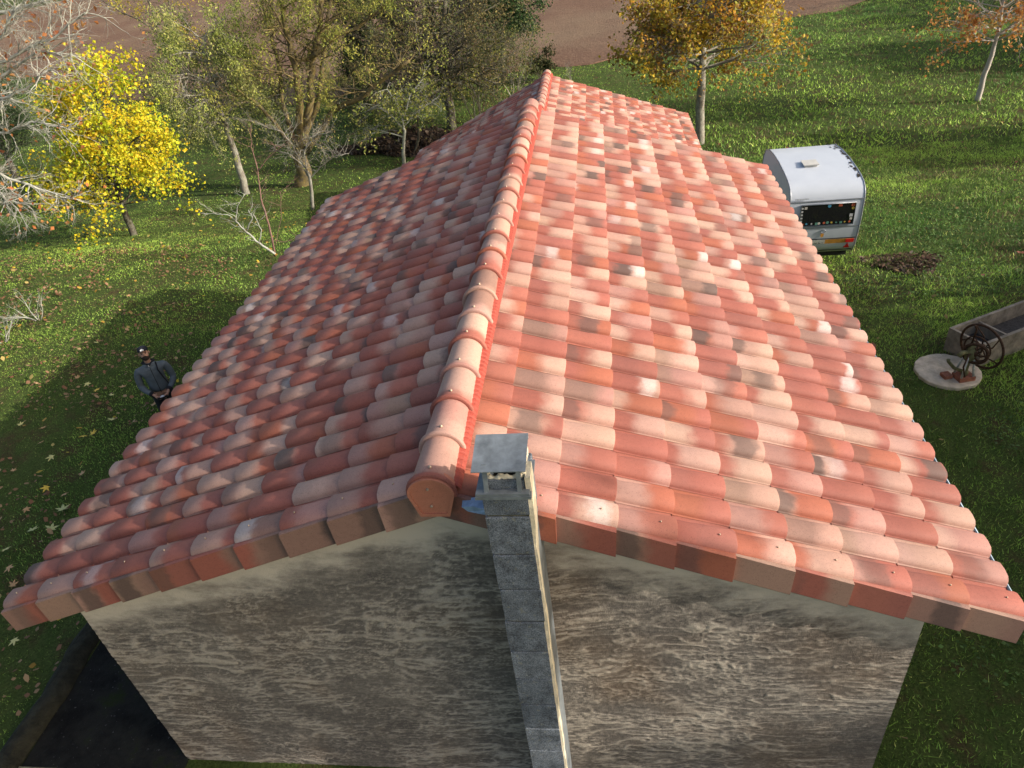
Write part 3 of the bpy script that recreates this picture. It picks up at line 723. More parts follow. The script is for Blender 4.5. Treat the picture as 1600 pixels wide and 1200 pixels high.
# large many-stemmed mossy tree
b = ghit(470, 290); T = Tree(5); root = empty('multi_stem_tree', b, 'large mossy tree with several upright stems left of the roof', 'tree')
T.path([b - Vector((0,0,.1))] + px_path([(476, 268), (468, 245), (470, 218)], b), .36, .26, 10, .03)
stems = [([(466, 225), (470, 165), (462, 110), (450, 60), (440, 0), (425, -60)], .15, 0), ([(474, 220), (485, 150), (488, 95), (500, 40), (505, -40)], .15, .15),
         ([(474, 218), (500, 150), (506, 90), (512, 30), (530, -50)], .12, .35), ([(462, 222), (440, 160), (436, 100), (418, 40), (400, -40)], .10, .5),
         ([(478, 240), (520, 175), (565, 150), (600, 122), (640, 95)], .11, -.2), ([(455, 228), (425, 185), (400, 160), (370, 140)], .08, -.35),
         ([(485, 90), (520, 60), (560, 42), (600, 10), (640, -30)], .07, .1), ([(470, 100), (455, 75), (430, 20), (390, -30)], .06, .25)]
for pts, r0, dy in stems:
    P, Rr = T.path([aty(x, y, b.y + dy*(i+1)) for i, (x, y) in enumerate(pts)], r0*1.25, r0*.5, 8, .04)
    for i in range(7, len(P)):
        for k in range(2):
            a = T.r.uniform(0, 6.28); T.grow(P[i], (math.cos(a), math.sin(a), .4), 1.9*T.r.uniform(.6, 1.1), Rr[i]*.32, 3, .10, (2, 4), (.35, .9), wig=.4)
T.finish(root, bark_moss)
T.leaves('crown', root, 14000, .10, [(.22,.26,.05), (.34,.36,.07), (.42,.40,.09), (.09,.11,.03), (.14,.17,.05)], .12, .15, .5, clump=(1.7, .03))
rebase(root)

# second tree behind, thin with yellow remnants
b = ghit(300, 190); T = Tree(6); root = empty('leaning_tree', b, 'thin leaning tree behind the willow with a few yellow leaves left', 'tree')
for pts, r0 in [([(300, 190), (288, 130), (272, 78), (245, 40), (228, -10)], .12), ([(272, 78), (268, 40), (262, 0), (270, -60)], .07), ([(262, 65), (225, 35), (190, 20), (150, -5)], .05)]:
    P, Rr = T.path([b.lerp(b, 0) if i == 0 and r0 > .1 else aty(x, y, b.y) for i, (x, y) in enumerate(pts)], r0, r0*.4, 7, .04)
    for i in range(5, len(P)):
        for k in range(2):
            a = T.r.uniform(0, 6.28); T.grow(P[i], (math.cos(a), math.sin(a), .3), 2.1*T.r.uniform(.6, 1.1), Rr[i]*.35, 3, .05, (2, 4), (.35, .9), wig=.4)
T.finish(root, bark_dark)
T.leaves('crown', root, 1500, .12, [(.55,.42,.04), (.42,.33,.05), (.3,.3,.06)], .12, .06, .9, clump=(1.2, .12))
rebase(root)

# bare orchard tree with reddish twigs
b = ghit(489, 328); T = Tree(7); root = empty('orchard_tree', b, 'small crooked orchard tree with nearly bare reddish twigs close to the roof edge', 'tree')
P, Rr = T.path([b] + px_path([(487, 300), (484, 275), (476, 262)], b), .07, .05, 7, .01)
for pts in [[(484, 280), (470, 255), (450, 240), (420, 235)], [(484, 280), (500, 262), (520, 245), (545, 240)], [(480, 268), (475, 235), (490, 215), (515, 205)], [(480, 268), (455, 225), (440, 205), (415, 200)]]:
    P, Rr = T.path(px_path(pts, b, T.r.uniform(-.15, .15)), .032, .012, 6, .02)
    for i in range(3, len(P)):
        for k in range(2):
            a = T.r.uniform(0, 6.28); T.grow(P[i], (math.cos(a), math.sin(a)*.8, .5), .8*T.r.uniform(.6, 1.1), .012, 2, .06, (2, 4), (.4, 1.0), wig=.5)
T.finish(root, bark_grey)
T.leaves('crown', root, 260, .07, [(.3,.3,.08), (.38,.3,.1), (.2,.24,.06)], .06, .04, .7)
rebase(root)
# young sapling with reddish stems
b = ghit(430, 400); T = Tree(8); root = empty('sapling', b, 'young bare sapling with a reddish stem and pale crooked limb beside the eaves', 'tree')
for pts, r0, m in [([(430, 400), (420, 350), (408, 310), (402, 265), (393, 230), (392, 195)], .035, 0), ([(402, 268), (420, 245), (445, 225)], .014, 0), ([(428, 390), (440, 340), (438, 300)], .012, 0), ([(425, 375), (445, 378), (470, 372)], .012, 0)]:
    P, Rr = T.path([aty(x, y, b.y) for x, y in pts], r0, .006, 6, .012)
    for i in range(6, len(P)): 
        a = T.r.uniform(0, 6.28); T.grow(P[i], (math.cos(a), math.sin(a), .5), .6*T.r.uniform(.5, 1.1), .007, 1, 0, (2, 3), (.4, .9), wig=.4)
T.finish(root, bark_red)
L = Tree(9)
for pts, r0 in [([(430, 397), (405, 380), (385, 362), (368, 345), (372, 320), (382, 303)], .035), ([(385, 362), (395, 340), (388, 328)], .02), ([(368, 345), (355, 335), (325, 334)], .016), ([(405, 380), (408, 360), (396, 335)], .018)]:
    P, Rr = L.path([aty(x, y, b.y-.15) for x, y in pts], r0, .008, 6, .015)
    for i in range(5, len(P)): 
        a = L.r.uniform(0, 6.28); L.grow(P[i], (math.cos(a), math.sin(a), .6), .5*L.r.uniform(.5, 1.1), .008, 1, 0, (2, 3), (.4, .9), wig=.5)
L.mb.build('limb', bark_lich, root); L.tw.build('limb', bark_lich, root)
rebase(root)

# small leafy fruit tree in front of the brush
b = ghit(632, 258); T = Tree(10); root = empty('fruit_tree', b, 'small sparse fruit tree with yellow green leaves in front of the brush pile', 'tree')
P, Rr = T.path([b] + px_path([(630, 235), (632, 205), (628, 185)], b), .09, .05, 7, .015)
for pts in [[(630, 200), (610, 180), (590, 165), (570, 175)], [(630, 200), (645, 180), (665, 165), (680, 155)], [(628, 190), (620, 160), (605, 140)], [(630, 190), (640, 150), (655, 130)], [(632, 215), (600, 205), (575, 200)]]:
    P, Rr = T.path(px_path(pts, b, T.r.uniform(-.2, .2)), .04, .015, 6, .02)
    for i in range(3, len(P)):
        for k in range(2):
            a = T.r.uniform(0, 6.28); T.grow(P[i], (math.cos(a), math.sin(a)*.8, .2), .95*T.r.uniform(.6, 1.1), .013, 2, .15, (2, 4), (.4, 1.0), wig=.45)
T.finish(root, bark_lich)
T.leaves('crown', root, 1500, .10, [(.34,.36,.08), (.25,.30,.06), (.42,.40,.12), (.18,.24,.05)], .08, .08, .9)
rebase(root)
b = ghit(648, 240); T = Tree(21); root = empty('twisted_tree', b, 'dark twisted slender tree just right of the small fruit tree', 'tree')
P, Rr = T.path([b] + [aty(x, y, b.y+.1) for x, y in [(655, 215), (652, 180), (662, 130), (655, 80), (648, 30)]], .07, .02, 7, .02)
for i in range(8, len(P)):
    for k in range(2):
        a = T.r.uniform(0, 6.28); T.grow(P[i], (math.cos(a), math.sin(a), .5), 1.2*T.r.uniform(.6, 1.1), .012, 2, .05, (2, 4), (.4, 1.0), wig=.45)
T.finish(root, bark_dark); T.leaves('crown', root, 350, .09, [(.3,.3,.08), (.22,.25,.06)], .08, .05, .8); rebase(root)

# oak with brownish crown
b = ghit(706, 200); T = Tree(11); root = empty('oak_tree', b, 'dark trunked tree with sparse brown crown directly behind the far roof edge', 'tree')
P, Rr = T.path([b - Vector((0,0,.1))] + px_path([(703, 165), (694, 125), (690, 95), (690, 50), (695, 0)], b), .25, .12, 9, .02)
for i in range(7, len(P)):
    for k in range(6):
        a = T.r.uniform(0, 6.28); T.grow(P[i], (math.cos(a)*1.3, math.sin(a), .2), 3.0*T.r.uniform(.6, 1.1), Rr[i]*.42, 3, .03, (3, 5), (.35, .9), wig=.35)
T.finish(root, bark_dark)
T.leaves('crown', root, 18000, .10, [(.10,.12,.04), (.15,.14,.05), (.20,.15,.07), (.07,.09,.03), (.24,.20,.07)], .16, .05, .8, clump=(1.4, -.1))
rebase(root)
# dark ivy-green tree behind
b = ghit(785, 130); b.y += 1; T = Tree(12); root = empty('ivy_tree', b, 'dense dark green ivy clad tree above the far end of the ridge', 'tree')
P, Rr = T.path([b - Vector((0,0,.2)), b+Vector((0,0,2)), b+Vector((-.2,0,4)), b+Vector((-.3,0,6.5))], .22, .08, 8, .03)
for i in range(4, len(P)):
    for k in range(5):
        a = T.r.uniform(0, 6.28); T.grow(P[i], (math.cos(a), math.sin(a), .35), 2.3*T.r.uniform(.6, 1.1), Rr[i]*.4, 3, .02, (3, 4), (.4, .9))
T.finish(root, bark_dark)
T.leaves('crown', root, 42000, .13, [(.02,.05,.018), (.035,.08,.025), (.07,.13,.04), (.02,.04,.015)], .2, .02, .85)
rebase(root)
b = ghit(590, 150); b.y += 1; T = Tree(13); root = empty('ivy_tree', b, 'dark ivy clad tree behind the mossy stems, yellow green sprays on it', 'tree')
P, Rr = T.path([b - Vector((0,0,.2)), b+Vector((0,0,2)), b+Vector((.2,0,4)), b+Vector((.3,0,6.0))], .2, .08, 8, .03)
for i in range(3, len(P)):
    for k in range(5):
        a = T.r.uniform(0, 6.28); T.grow(P[i], (math.cos(a)*1.3, math.sin(a), .3), 1.9*T.r.uniform(.6, 1.1), Rr[i]*.4, 3, .05, (3, 4), (.4, .9))
T.finish(root, bark_dark)
T.leaves('crown', root, 26000, .13, [(.02,.035,.015), (.035,.06,.02), (.07,.10,.03), (.15,.17,.05)], .18, .05, .8, clump=(1.6, -.12))
rebase(root)
# twiggy shrubs
def shrub(name, label, px, py, h, n, cols, nleaf, seed, bark, spread=.7, lsz=.07, twig=.02, lv=3, cat='shrub', group=None, yoff=0):
    b = ghit(px, py); b.y += yoff; b.z = float(gh(b.x, b.y)); T = Tree(seed); root = empty(name, b, label, cat, group)
    for i in range(n):
        a = T.r.uniform(0, 6.28); T.grow(b + Vector((math.cos(a)*.12*h*.3, math.sin(a)*.12*h*.3, -.03)), (math.cos(a)*spread, math.sin(a)*spread, 1), h*T.r.uniform(.5, .8), twig, lv, .04, (3, 5), (.3, .75), wig=.35, shrink=.58)
    T.finish(root, bark)
    if nleaf: T.leaves('crown', root, nleaf, lsz, cols, .08, .03, .8)
    rebase(root); return root
shrub('twiggy_shrub', 'tall twiggy shrub with sparse yellow green leaves touching the far roof slope', 745, 195, 4.2, 7, [(.3,.32,.07), (.2,.24,.05), (.42,.38,.08)], 2600, 31, bark_dark, .35, .08, .035)
shrub('twiggy_shrub', 'grey twiggy thicket between the oak and the ridge end', 800, 160, 3.6, 8, [(.14,.17,.05), (.22,.24,.07)], 2600, 32, bark_grey, .4, .07, .03, yoff=1.0)
shrub('bare_shrub', 'pale bare branching shrub alone on the sunlit grass at left', 60, 500, .95, 6, [], 0, 33, bark_lich, .8, twig=.016, lv=2)
shrub('broken_branch', 'tangle of pale broken branches at the left edge below the bare shrub', 5, 535, .9, 6, [], 0, 34, bark_lich, 1.2, twig=.013, lv=2, cat='branch')
shrub('bare_shrub', 'thin bare shrub poking above the lawn just behind the ridge end', 893, 128, 1.3, 5, [], 0, 35, bark_grey, .4, twig=.014, lv=2, yoff=.3)
shrub('hedge_shrub', 'brownish shrub at the foot of the ploughed field behind the willow', 255, 160, 2.6, 8, [(.13,.13,.05), (.2,.16,.06)], 2500, 36, bark_dark, .8, .08, .03)
shrub('hedge_shrub', 'greenish low shrub behind the mossy stems near the field edge', 540, 165, 2.4, 7, [(.16,.18,.05), (.24,.22,.07), (.1,.13,.04)], 2200, 37, bark_dark, .9, .08, .03)
shrub('hedge_shrub', 'dark low shrub beside the field left of the willow trunk', 330, 190, 2.2, 7, [(.10,.11,.04), (.17,.15,.06)], 1600, 38, bark_dark, .9, .08, .03)
# maple right of the house
b = ghit(1093, 225); T = Tree(14); root = empty('maple_tree', b, 'upright maple with yellow and brown leaves behind the right end of the roof', 'tree')
P, Rr = T.path([b - Vector((0,0,.1))] + px_path([(1094, 170), (1097, 120), (1098, 70), (1095, 20), (1085, -50)], b), .20, .09, 9, .015)
for i in range(9, len(P)):
    for k in range(5):
        a = T.r.uniform(0, 6.28); T.grow(P[i], (math.cos(a)*1.2, math.sin(a), .2), 2.35*T.r.uniform(.5, 1.05), Rr[i]*.4, 3, .06, (3, 5), (.35, .9), wig=.3)
T.finish(root, bark_grey)
T.leaves('crown', root, 20000, .12, [(.50,.36,.04), (.58,.40,.04), (.36,.32,.05), (.28,.17,.05), (.20,.11,.04), (.30,.30,.05), (.52,.26,.03)], .14, .06, 1.0, clump=(1.6, -.16))
rebase(root)
# far right slender orange tree
b = ghit(1528, 157); T = Tree(15); root = empty('slender_tree', b, 'slender pale trunked tree with orange leaves at top right of the meadow', 'tree')
P, Rr = T.path([b - Vector((0,0,.1))] + px_path([(1535, 125), (1550, 85), (1560, 45), (1568, 0), (1572, -60)], b), .13, .05, 8, .015)
for i in range(10, len(P)):
    for k in range(4):
        a = T.r.uniform(0, 6.28); T.grow(P[i], (math.cos(a), math.sin(a), .3), 2.2*T.r.uniform(.5, 1.05), Rr[i]*.4, 3, .04, (3, 4), (.35, .9), wig=.3)
T.finish(root, bark_pale)
T.leaves('crown', root, 4200, .12, [(.55,.25,.06), (.62,.32,.09), (.45,.18,.05), (.6,.40,.12)], .14, .06, 1.0, clump=(1.8, -.1))
rebase(root)

# trees outside the frame to the right: they throw the long evening shadows over the lawn
def shade_tree(x, y, h, wd, seed, dens=5000):
    b = Vector((x, y, float(gh(x, y)))); T = Tree(seed); root = empty('lawn_tree', b, 'broad green garden tree right of the lawn', 'tree', 'trees right of the lawn')
    P, Rr = T.path([b - Vector((0,0,.1)), b+Vector((.1,0,h*.35)), b+Vector((0,.1,h*.7)), b+Vector((0,0,h*.95))], .17, .05, 8, .02)
    for i in range(3, len(P)):
        for k in range(5):
            a = T.r.uniform(0, 6.28); T.grow(P[i], (math.cos(a), math.sin(a), .15), wd*T.r.uniform(.5, .9), Rr[i]*.4, 2, .03, (3, 5), (.35, .9))
    T.finish(root, bark_dark); T.leaves('crown', root, dens, .26, [(.06,.10,.03), (.10,.14,.04), (.2,.2,.05)], .22, .05, 1.0, clump=(1.1, -.25)); rebase(root)
SHD = [(16, -1.0, 5.4, 2.4), (16.5, 1.4, 5.6, 2.4), (16.2, 4.2, 5.5, 2.3), (16.8, 7.0, 5.7, 2.3), (17.2, 9.8, 5.0, 2.0), (19.5, 13.0, 3.4, 1.4)]
for px, py, x, h, wd in [(1500, 215, 23, 5.6, 1.5), (1500, 245, 25, 5.8, 1.5), (1560, 95, 30, 6.5, 2.0), (1560, 70, 34, 7.5, 2.0), (1560, 25, 40, 9, 2.6), (1560, 8, 46, 10, 3.2), (1560, -15, 50, 12, 4.2)]:
    g_ = ghit(px, py); SHD.append((max(x, g_.x+8), g_.y - .176*(max(x, g_.x+8)-g_.x), h, wd))
for k, (x, y, h, wd) in enumerate(SHD): shade_tree(x, y, h, wd, 50+k, 7500)
def blocker_tree(x, y, z0, z1, wd, seed):  # unseen tree, added with its crown set high to shade the slab
    b = Vector((x, y, float(gh(x, y)))); T = Tree(seed); root = empty('blocker_tree', b, 'unseen added tree, high crown shading the slab from the right', 'tree', 'trees right of the lawn')
    P, Rr = T.path([b - Vector((0,0,.1)), b+Vector((0,0,z0*.5)), b+Vector((0,.1,z0)), b+Vector((0,0,z1))], .2, .05, 8, .02)
    for i in range(7, len(P)):
        for q in range(5):
            a = T.r.uniform(0, 6.28); T.grow(P[i], (math.cos(a), math.sin(a), .1), wd*T.r.uniform(.5, .9), Rr[i]*.4, 2, .03, (3, 5), (.35, .9))
    T.finish(root, bark_dark); T.leaves('crown', root, 6000, .24, [(.06,.10,.03), (.10,.14,.04), (.2,.2,.05)], .2, .05, 1.0); rebase(root)
blocker_tree(17, -1.0, 9.8, 11.6, 1.1, 90)

# ------------------------------------------------------------------ grass and litter
rs = np.random.RandomState(77)
def vnoise(x, y, f, seed):
    """smooth value noise"""
    r = np.random.RandomState(seed).rand(64, 64); X = x*f; Y = y*f; xi = np.floor(X).astype(int); yi = np.floor(Y).astype(int); fx = X-xi; fy = Y-yi
    fx = fx*fx*(3-2*fx); fy = fy*fy*(3-2*fy); g = lambda a, b: r[a % 64, b % 64]
    return (g(xi, yi)*(1-fx)+g(xi+1, yi)*fx)*(1-fy) + (g(xi, yi+1)*(1-fx)+g(xi+1, yi+1)*fx)*fy
def free(x, y):
    a = (x > -4.95) & (x < 2.4) & (y > 3.4) & (y < 13.4); b = (x > -5.8) & (x < 2.2) & (y > 19.2) & (y < 25.2)
    c = (x > -7.05) & (x < -4.7) & (y > 3.0) & (y < 9.1); d = (x > -8.3) & (x < 2.3) & (y < 3.5)
    ys = np.interp(x, [e[0] for e in edge], [e[1] for e in edge])
    return ~(a | b | c | d) & ((y < ys+.6) | (x > edge[-1][0]+2))
def region(n, y0, y1):
    """points on the lawn seen between two distances, with a margin each side"""
    y = np.sqrt(rs.uniform(y0**2, y1**2, n)); xl = -4.5 - .95*y - 1.5; xr = 2.0 + .48*y + 2.5
    x = xl + rs.rand(n)*(xr-xl); k = free(x, y); return x[k], y[k]
def grass(name, n, y0, y1, hgt, wid, label):
    x, y = region(n, y0, y1); n = len(x); z = gh(x, y)
    a = vnoise(x, y, .28, 1); b = vnoise(x, y, 1.1, 2); c = vnoise(x, y, 3.2, 3); d = vnoise(x, y, .6, 4)
    right = np.clip((x-1)/3, 0, 1)
    lawn = .5 + .5*right
    tuft = np.clip(b*.6 + c*.55, .15, 1.2)
    keep = rs.rand(n) < np.clip(.35 + .9*tuft*(.55+.45*right), 0, 1); x, y, z, a, b, c, d, lawn, tuft, right = [q[keep] for q in (x, y, z, a, b, c, d, lawn, tuft, right)]; n = len(x)
    h = hgt*(.45 + .9*tuft)*lawn*rs.uniform(.5, 1.2, n); ang = rs.uniform(0, 6.283, n); w_ = wid*rs.uniform(.7, 1.3, n)
    lean = rs.normal(0, .55, (n, 2))*h[:, None]
    dx, dy = np.cos(ang)*w_*.5, np.sin(ang)*w_*.5
    base = np.stack([x, y, z-.01], 1); p1 = base + np.stack([dx, dy, 0*dx], 1); p2 = base - np.stack([dx, dy, 0*dx], 1)
    tip = base + np.stack([lean[:, 0], lean[:, 1], h], 1)
    V = np.stack([p1, p2, tip], 1).reshape(-1, 3)
    g1 = np.array([.13, .27, .055]); g2 = np.array([.40, .60, .10]); g3 = np.array([.56, .64, .17]); br = np.array([.17, .125, .065]); dkg = np.array([.04, .09, .025])
    m = np.clip(a*1.5-.25, 0, 1)[:, None]; C = g1*(1-m) + g2*m
    m = np.clip((.5*d+.5*c-.5)*5, 0, 1)[:, None]*.7; C = C*(1-m) + dkg*m
    k = rs.rand(n); C[k > .94] = g3; C[(k < .07)] = br
    dry = np.clip((vnoise(x, y, .9, 8)-.62)*5, 0, 1)*.5; kk = rs.rand(n) < dry; C[kk] = br*rs.uniform(.7, 1.3, (kk.sum(), 1))
    C = C*rs.uniform(.65, 1.3, (n, 1))
    o = arrmesh(name, V, 3, GRASS, None, C); tag(o, label, 'grass', kind='stuff')
grass('grass', 260000, 2.0, 13.0, .075, .012, 'short rough grass of the lawn nearest the house')
grass('grass', 330000, 13.0, 27.0, .09, .021, 'green grass of the middle lawn around the trees')
grass('grass', 240000, 27.0, 70.0, .14, .05, 'green grass of the far meadow')
# broad-leaved weeds in the lawn right of the house
def weeds():
    x, y = region(60000, 3, 20); k = (x > 2.3) & (vnoise(x, y, .8, 12) > .5); x, y = x[k][:16000], y[k][:16000]; n = len(x)
    c = np.stack([x, y, gh(x, y)+rs.uniform(.02, .12, n)], 1); a = rs.normal(0, 1, (n, 3)); a[:, 2] *= .4; a /= np.linalg.norm(a, axis=1)[:, None]
    b = np.cross(a, np.array([0, 0, 1.0])+rs.normal(0, .3, (n, 3))); b /= np.linalg.norm(b, axis=1)[:, None]; sz = rs.uniform(.03, .065, n)[:, None]
    V = np.stack([c-a*sz*.5, c+b*sz*.4, c+a*sz*.5, c-b*sz*.4], 1).reshape(-1, 3)
    C = np.array([[.07,.13,.03]])*rs.uniform(.6, 1.7, (n, 1)); tag(arrmesh('weeds', V, 4, GRASS, None, C), 'broad leaved green weeds in the shaded lawn', 'weeds', kind='stuff')
weeds()
# fallen leaves: small ones as litter
def litter(name, n, cond, sz, cols, label):
    x, y = region(n*8, 3, 30); k = cond(x, y); x, y = x[k][:n], y[k][:n]; n = len(x)
    c = np.stack([x, y, gh(x, y)+rs.uniform(.03, .09, n)], 1); t = rs.uniform(0, 6.283, n); tl = rs.normal(0, .35, (n, 2))
    a = np.stack([np.cos(t), np.sin(t), tl[:, 0]], 1); b = np.stack([-np.sin(t), np.cos(t), tl[:, 1]], 1); s_ = (sz*rs.uniform(.6, 1.4, n))[:, None]
    V = np.stack([c-a*s_*.5, c-a*s_*.1+b*s_*.38, c+a*s_*.25+b*s_*.28, c+a*s_*.55, c+a*s_*.2-b*s_*.3, c-a*s_*.15-b*s_*.4], 1).reshape(-1, 3)
    cc = np.array(cols)[rs.randint(0, len(cols), n)]*rs.uniform(.7, 1.25, (n, 1)); tag(arrmesh(name, V, 6, LEAF, None, cc), label, 'leaves', kind='stuff')
BRN = [(.30,.15,.08), (.34,.20,.11), (.22,.12,.07), (.40,.27,.15)]
litter('leaf_litter', 4800, lambda x, y: (x < -5) & (y < 19) & (vnoise(x, y, .55, 21)*.6+vnoise(x, y, 1.9, 22)*.5 > .53), .066, BRN, 'small red brown fallen leaves scattered over the left lawn')
litter('leaf_litter', 500, lambda x, y: (x < -5) & (y < 24), .085, [(.6,.45,.05), (.55,.42,.15), (.5,.3,.06)], 'small yellow fallen leaves sprinkled on the left lawn')
litter('leaf_litter', 260, lambda x, y: (x > 2), .08, [(.22,.09,.06), (.35,.25,.1), (.3,.12,.08)], 'few reddish fallen leaves on the right lawn')
# brush and brown heaps
def heap(name, label, px, py, rx, ry, h, n, cols, seed, sz=.10):
    b = ghit(px, py); r = np.random.RandomState(seed); t = r.uniform(0, 6.283, n); q = np.sqrt(r.rand(n))*(1+.25*np.sin(t*3+seed)) ; x = b.x+np.cos(t)*q*rx; y = b.y+np.sin(t)*q*ry
    hh = h*np.clip(1-q**2, .05, 1)*(.6+.8*vnoise(x, y, 2.3, seed))
    c = np.stack([x, y, gh(x, y)+hh*r.rand(n)+.02], 1); a = r.normal(0, 1, (n, 3)); a[:, 2] *= .5; a /= np.linalg.norm(a, axis=1)[:, None]; bb = np.cross(a, r.normal(0, 1, (n, 3))); bb /= np.linalg.norm(bb, axis=1)[:, None]
    L = (sz*r.uniform(.6, 2.2, n))[:, None]; W = L*r.choice([.07, .12, .5], n)[:, None]
    V = np.stack([c-a*L*.5, c+bb*W, c+a*L*.5, c-bb*W], 1).reshape(-1, 3); cc = np.array(cols)[r.randint(0, len(cols), n)]*r.uniform(.5, 1.4, (n, 1))
    tag(arrmesh(name, V, 4, LEAF, None, cc), label, 'heap')
heap('brush_heap', 'heap of brown twigs and dead leaves under the oak behind the roof', 640, 228, 3.1, 1.5, .75, 14000, [(.10,.07,.05), (.16,.11,.08), (.05,.04,.035), (.22,.17,.13)], 5, .13)
heap('leaf_heap', 'low heap of dark brown dead leaves on the grass right of the caravan', 1412, 411, .80, .6, .06, 1700, [(.13,.08,.06), (.17,.12,.08), (.10,.10,.04), (.08,.055,.04)], 6, .075)
# large maple leaves lying one by one
def big_leaf():
    pts = []
    lob = [(90, 1.0), (35, .95), (145, .95), (-20, .62), (200, .62)]
    ang = sorted([(a, r) for a, r in lob]); out = []
    for i, (a, r) in enumerate(ang):
        for da, k in ((-13, .62), (-5, .78), (0, 1.0), (5, .78), (13, .62)): out.append((a+da, r*k))
        if i < len(ang)-1: out.append(((a+ang[i+1][0])/2, .34))
    out.append((250, .25)); out.append((290, .25))
    V = [(0, 0, .012)] + [(math.cos(R_(a))*r*.5, math.sin(R_(a))*r*.5, .03*(r-.5)*(1 if i % 3 else -1)) for i, (a, r) in enumerate(out)]
    n = len(out); F = [(0, 1+i, 1+(i+1) % n) for i in range(n)]
    F += [(0, n+1, n+2)]; V += [(.01, -.30, .0), (-.01, -.30, .0)]
    return V, F
LV, LF = big_leaf()
def leafmat(name, c):
    t = NT(name); o = t.obj(); cc = t.mix(t.noise(o, 7, 4), c, tuple(x*.6 for x in c)); b = t.n('BsdfPrincipled'); t.l(cc, b.inputs['Base Color']); b.inputs['Roughness'].default_value = .5; t.l(b.outputs[0], t.out.inputs[0]); return t.m
LM = dict(y=leafmat('yellow_leaf', (.72, .50, .05)), p=leafmat('pale_leaf', (.62, .58, .22)), o=leafmat('tan_leaf', (.50, .30, .13)), g=leafmat('green_leaf', (.50, .52, .2)))
LMESH = {}
for k, m in LM.items():
    me = bpy.data.meshes.new('fallen_leaf'); me.from_pydata(LV, [], LF); me.materials.append(m); LMESH[k] = me
leaves = [(150,535,'p'),(136,599,'p'),(150,609,'y'),(173,617,'p'),(192,604,'o'),(32,663,'p'),(68,668,'o'),(80,713,'p'),(130,681,'y'),(145,677,'y'),(72,761,'y'),(98,795,'g'),(80,826,'g'),(49,828,'g'),(176,655,'p'),
          (22,1000,'p'),(14,886,'o'),(20,914,'o'),(202,461,'o'),(300,427,'o'),(346,414,'o'),(270,425,'p'),(100,772,'o'),(62,692,'o'),(120,590,'o'),(20,735,'o'),(128,740,'o'),(40,795,'o'),(8,858,'p'),(240,632,'o'),(115,562,'o'),(70,1105,'o'),(75,595,'o'),(258,560,'o')]
CN = dict(y='golden yellow', p='pale yellow', o='curled tan', g='greenish yellow')
PL = {(72,761): 'brightest golden yellow fallen leaf, alone near the left roof corner', (22,1000): 'pale fallen leaf on the dark grass below the roof corner at far left'}
lr = random.Random(9)
for i, (px, py, k) in enumerate(leaves):
    p = ghit(px, py, .07); o = bpy.data.objects.new('fallen_leaf', LMESH[k]); COL.objects.link(o); o.location = p
    s_ = lr.uniform(.19, .27)*(1 if py > 560 else .8)*(1.1 if k in 'yg' else .85); o.scale = (s_, s_, s_*lr.uniform(.7, 2.2)); o.rotation_euler = (lr.uniform(-.35, .35), lr.uniform(-.35, .35), lr.uniform(0, 6.28))
    tag(o, PL.get((px, py), CN[k] + ' lobed leaf fallen on the shaded left lawn'), 'leaf', 'large leaves fallen on the left lawn')

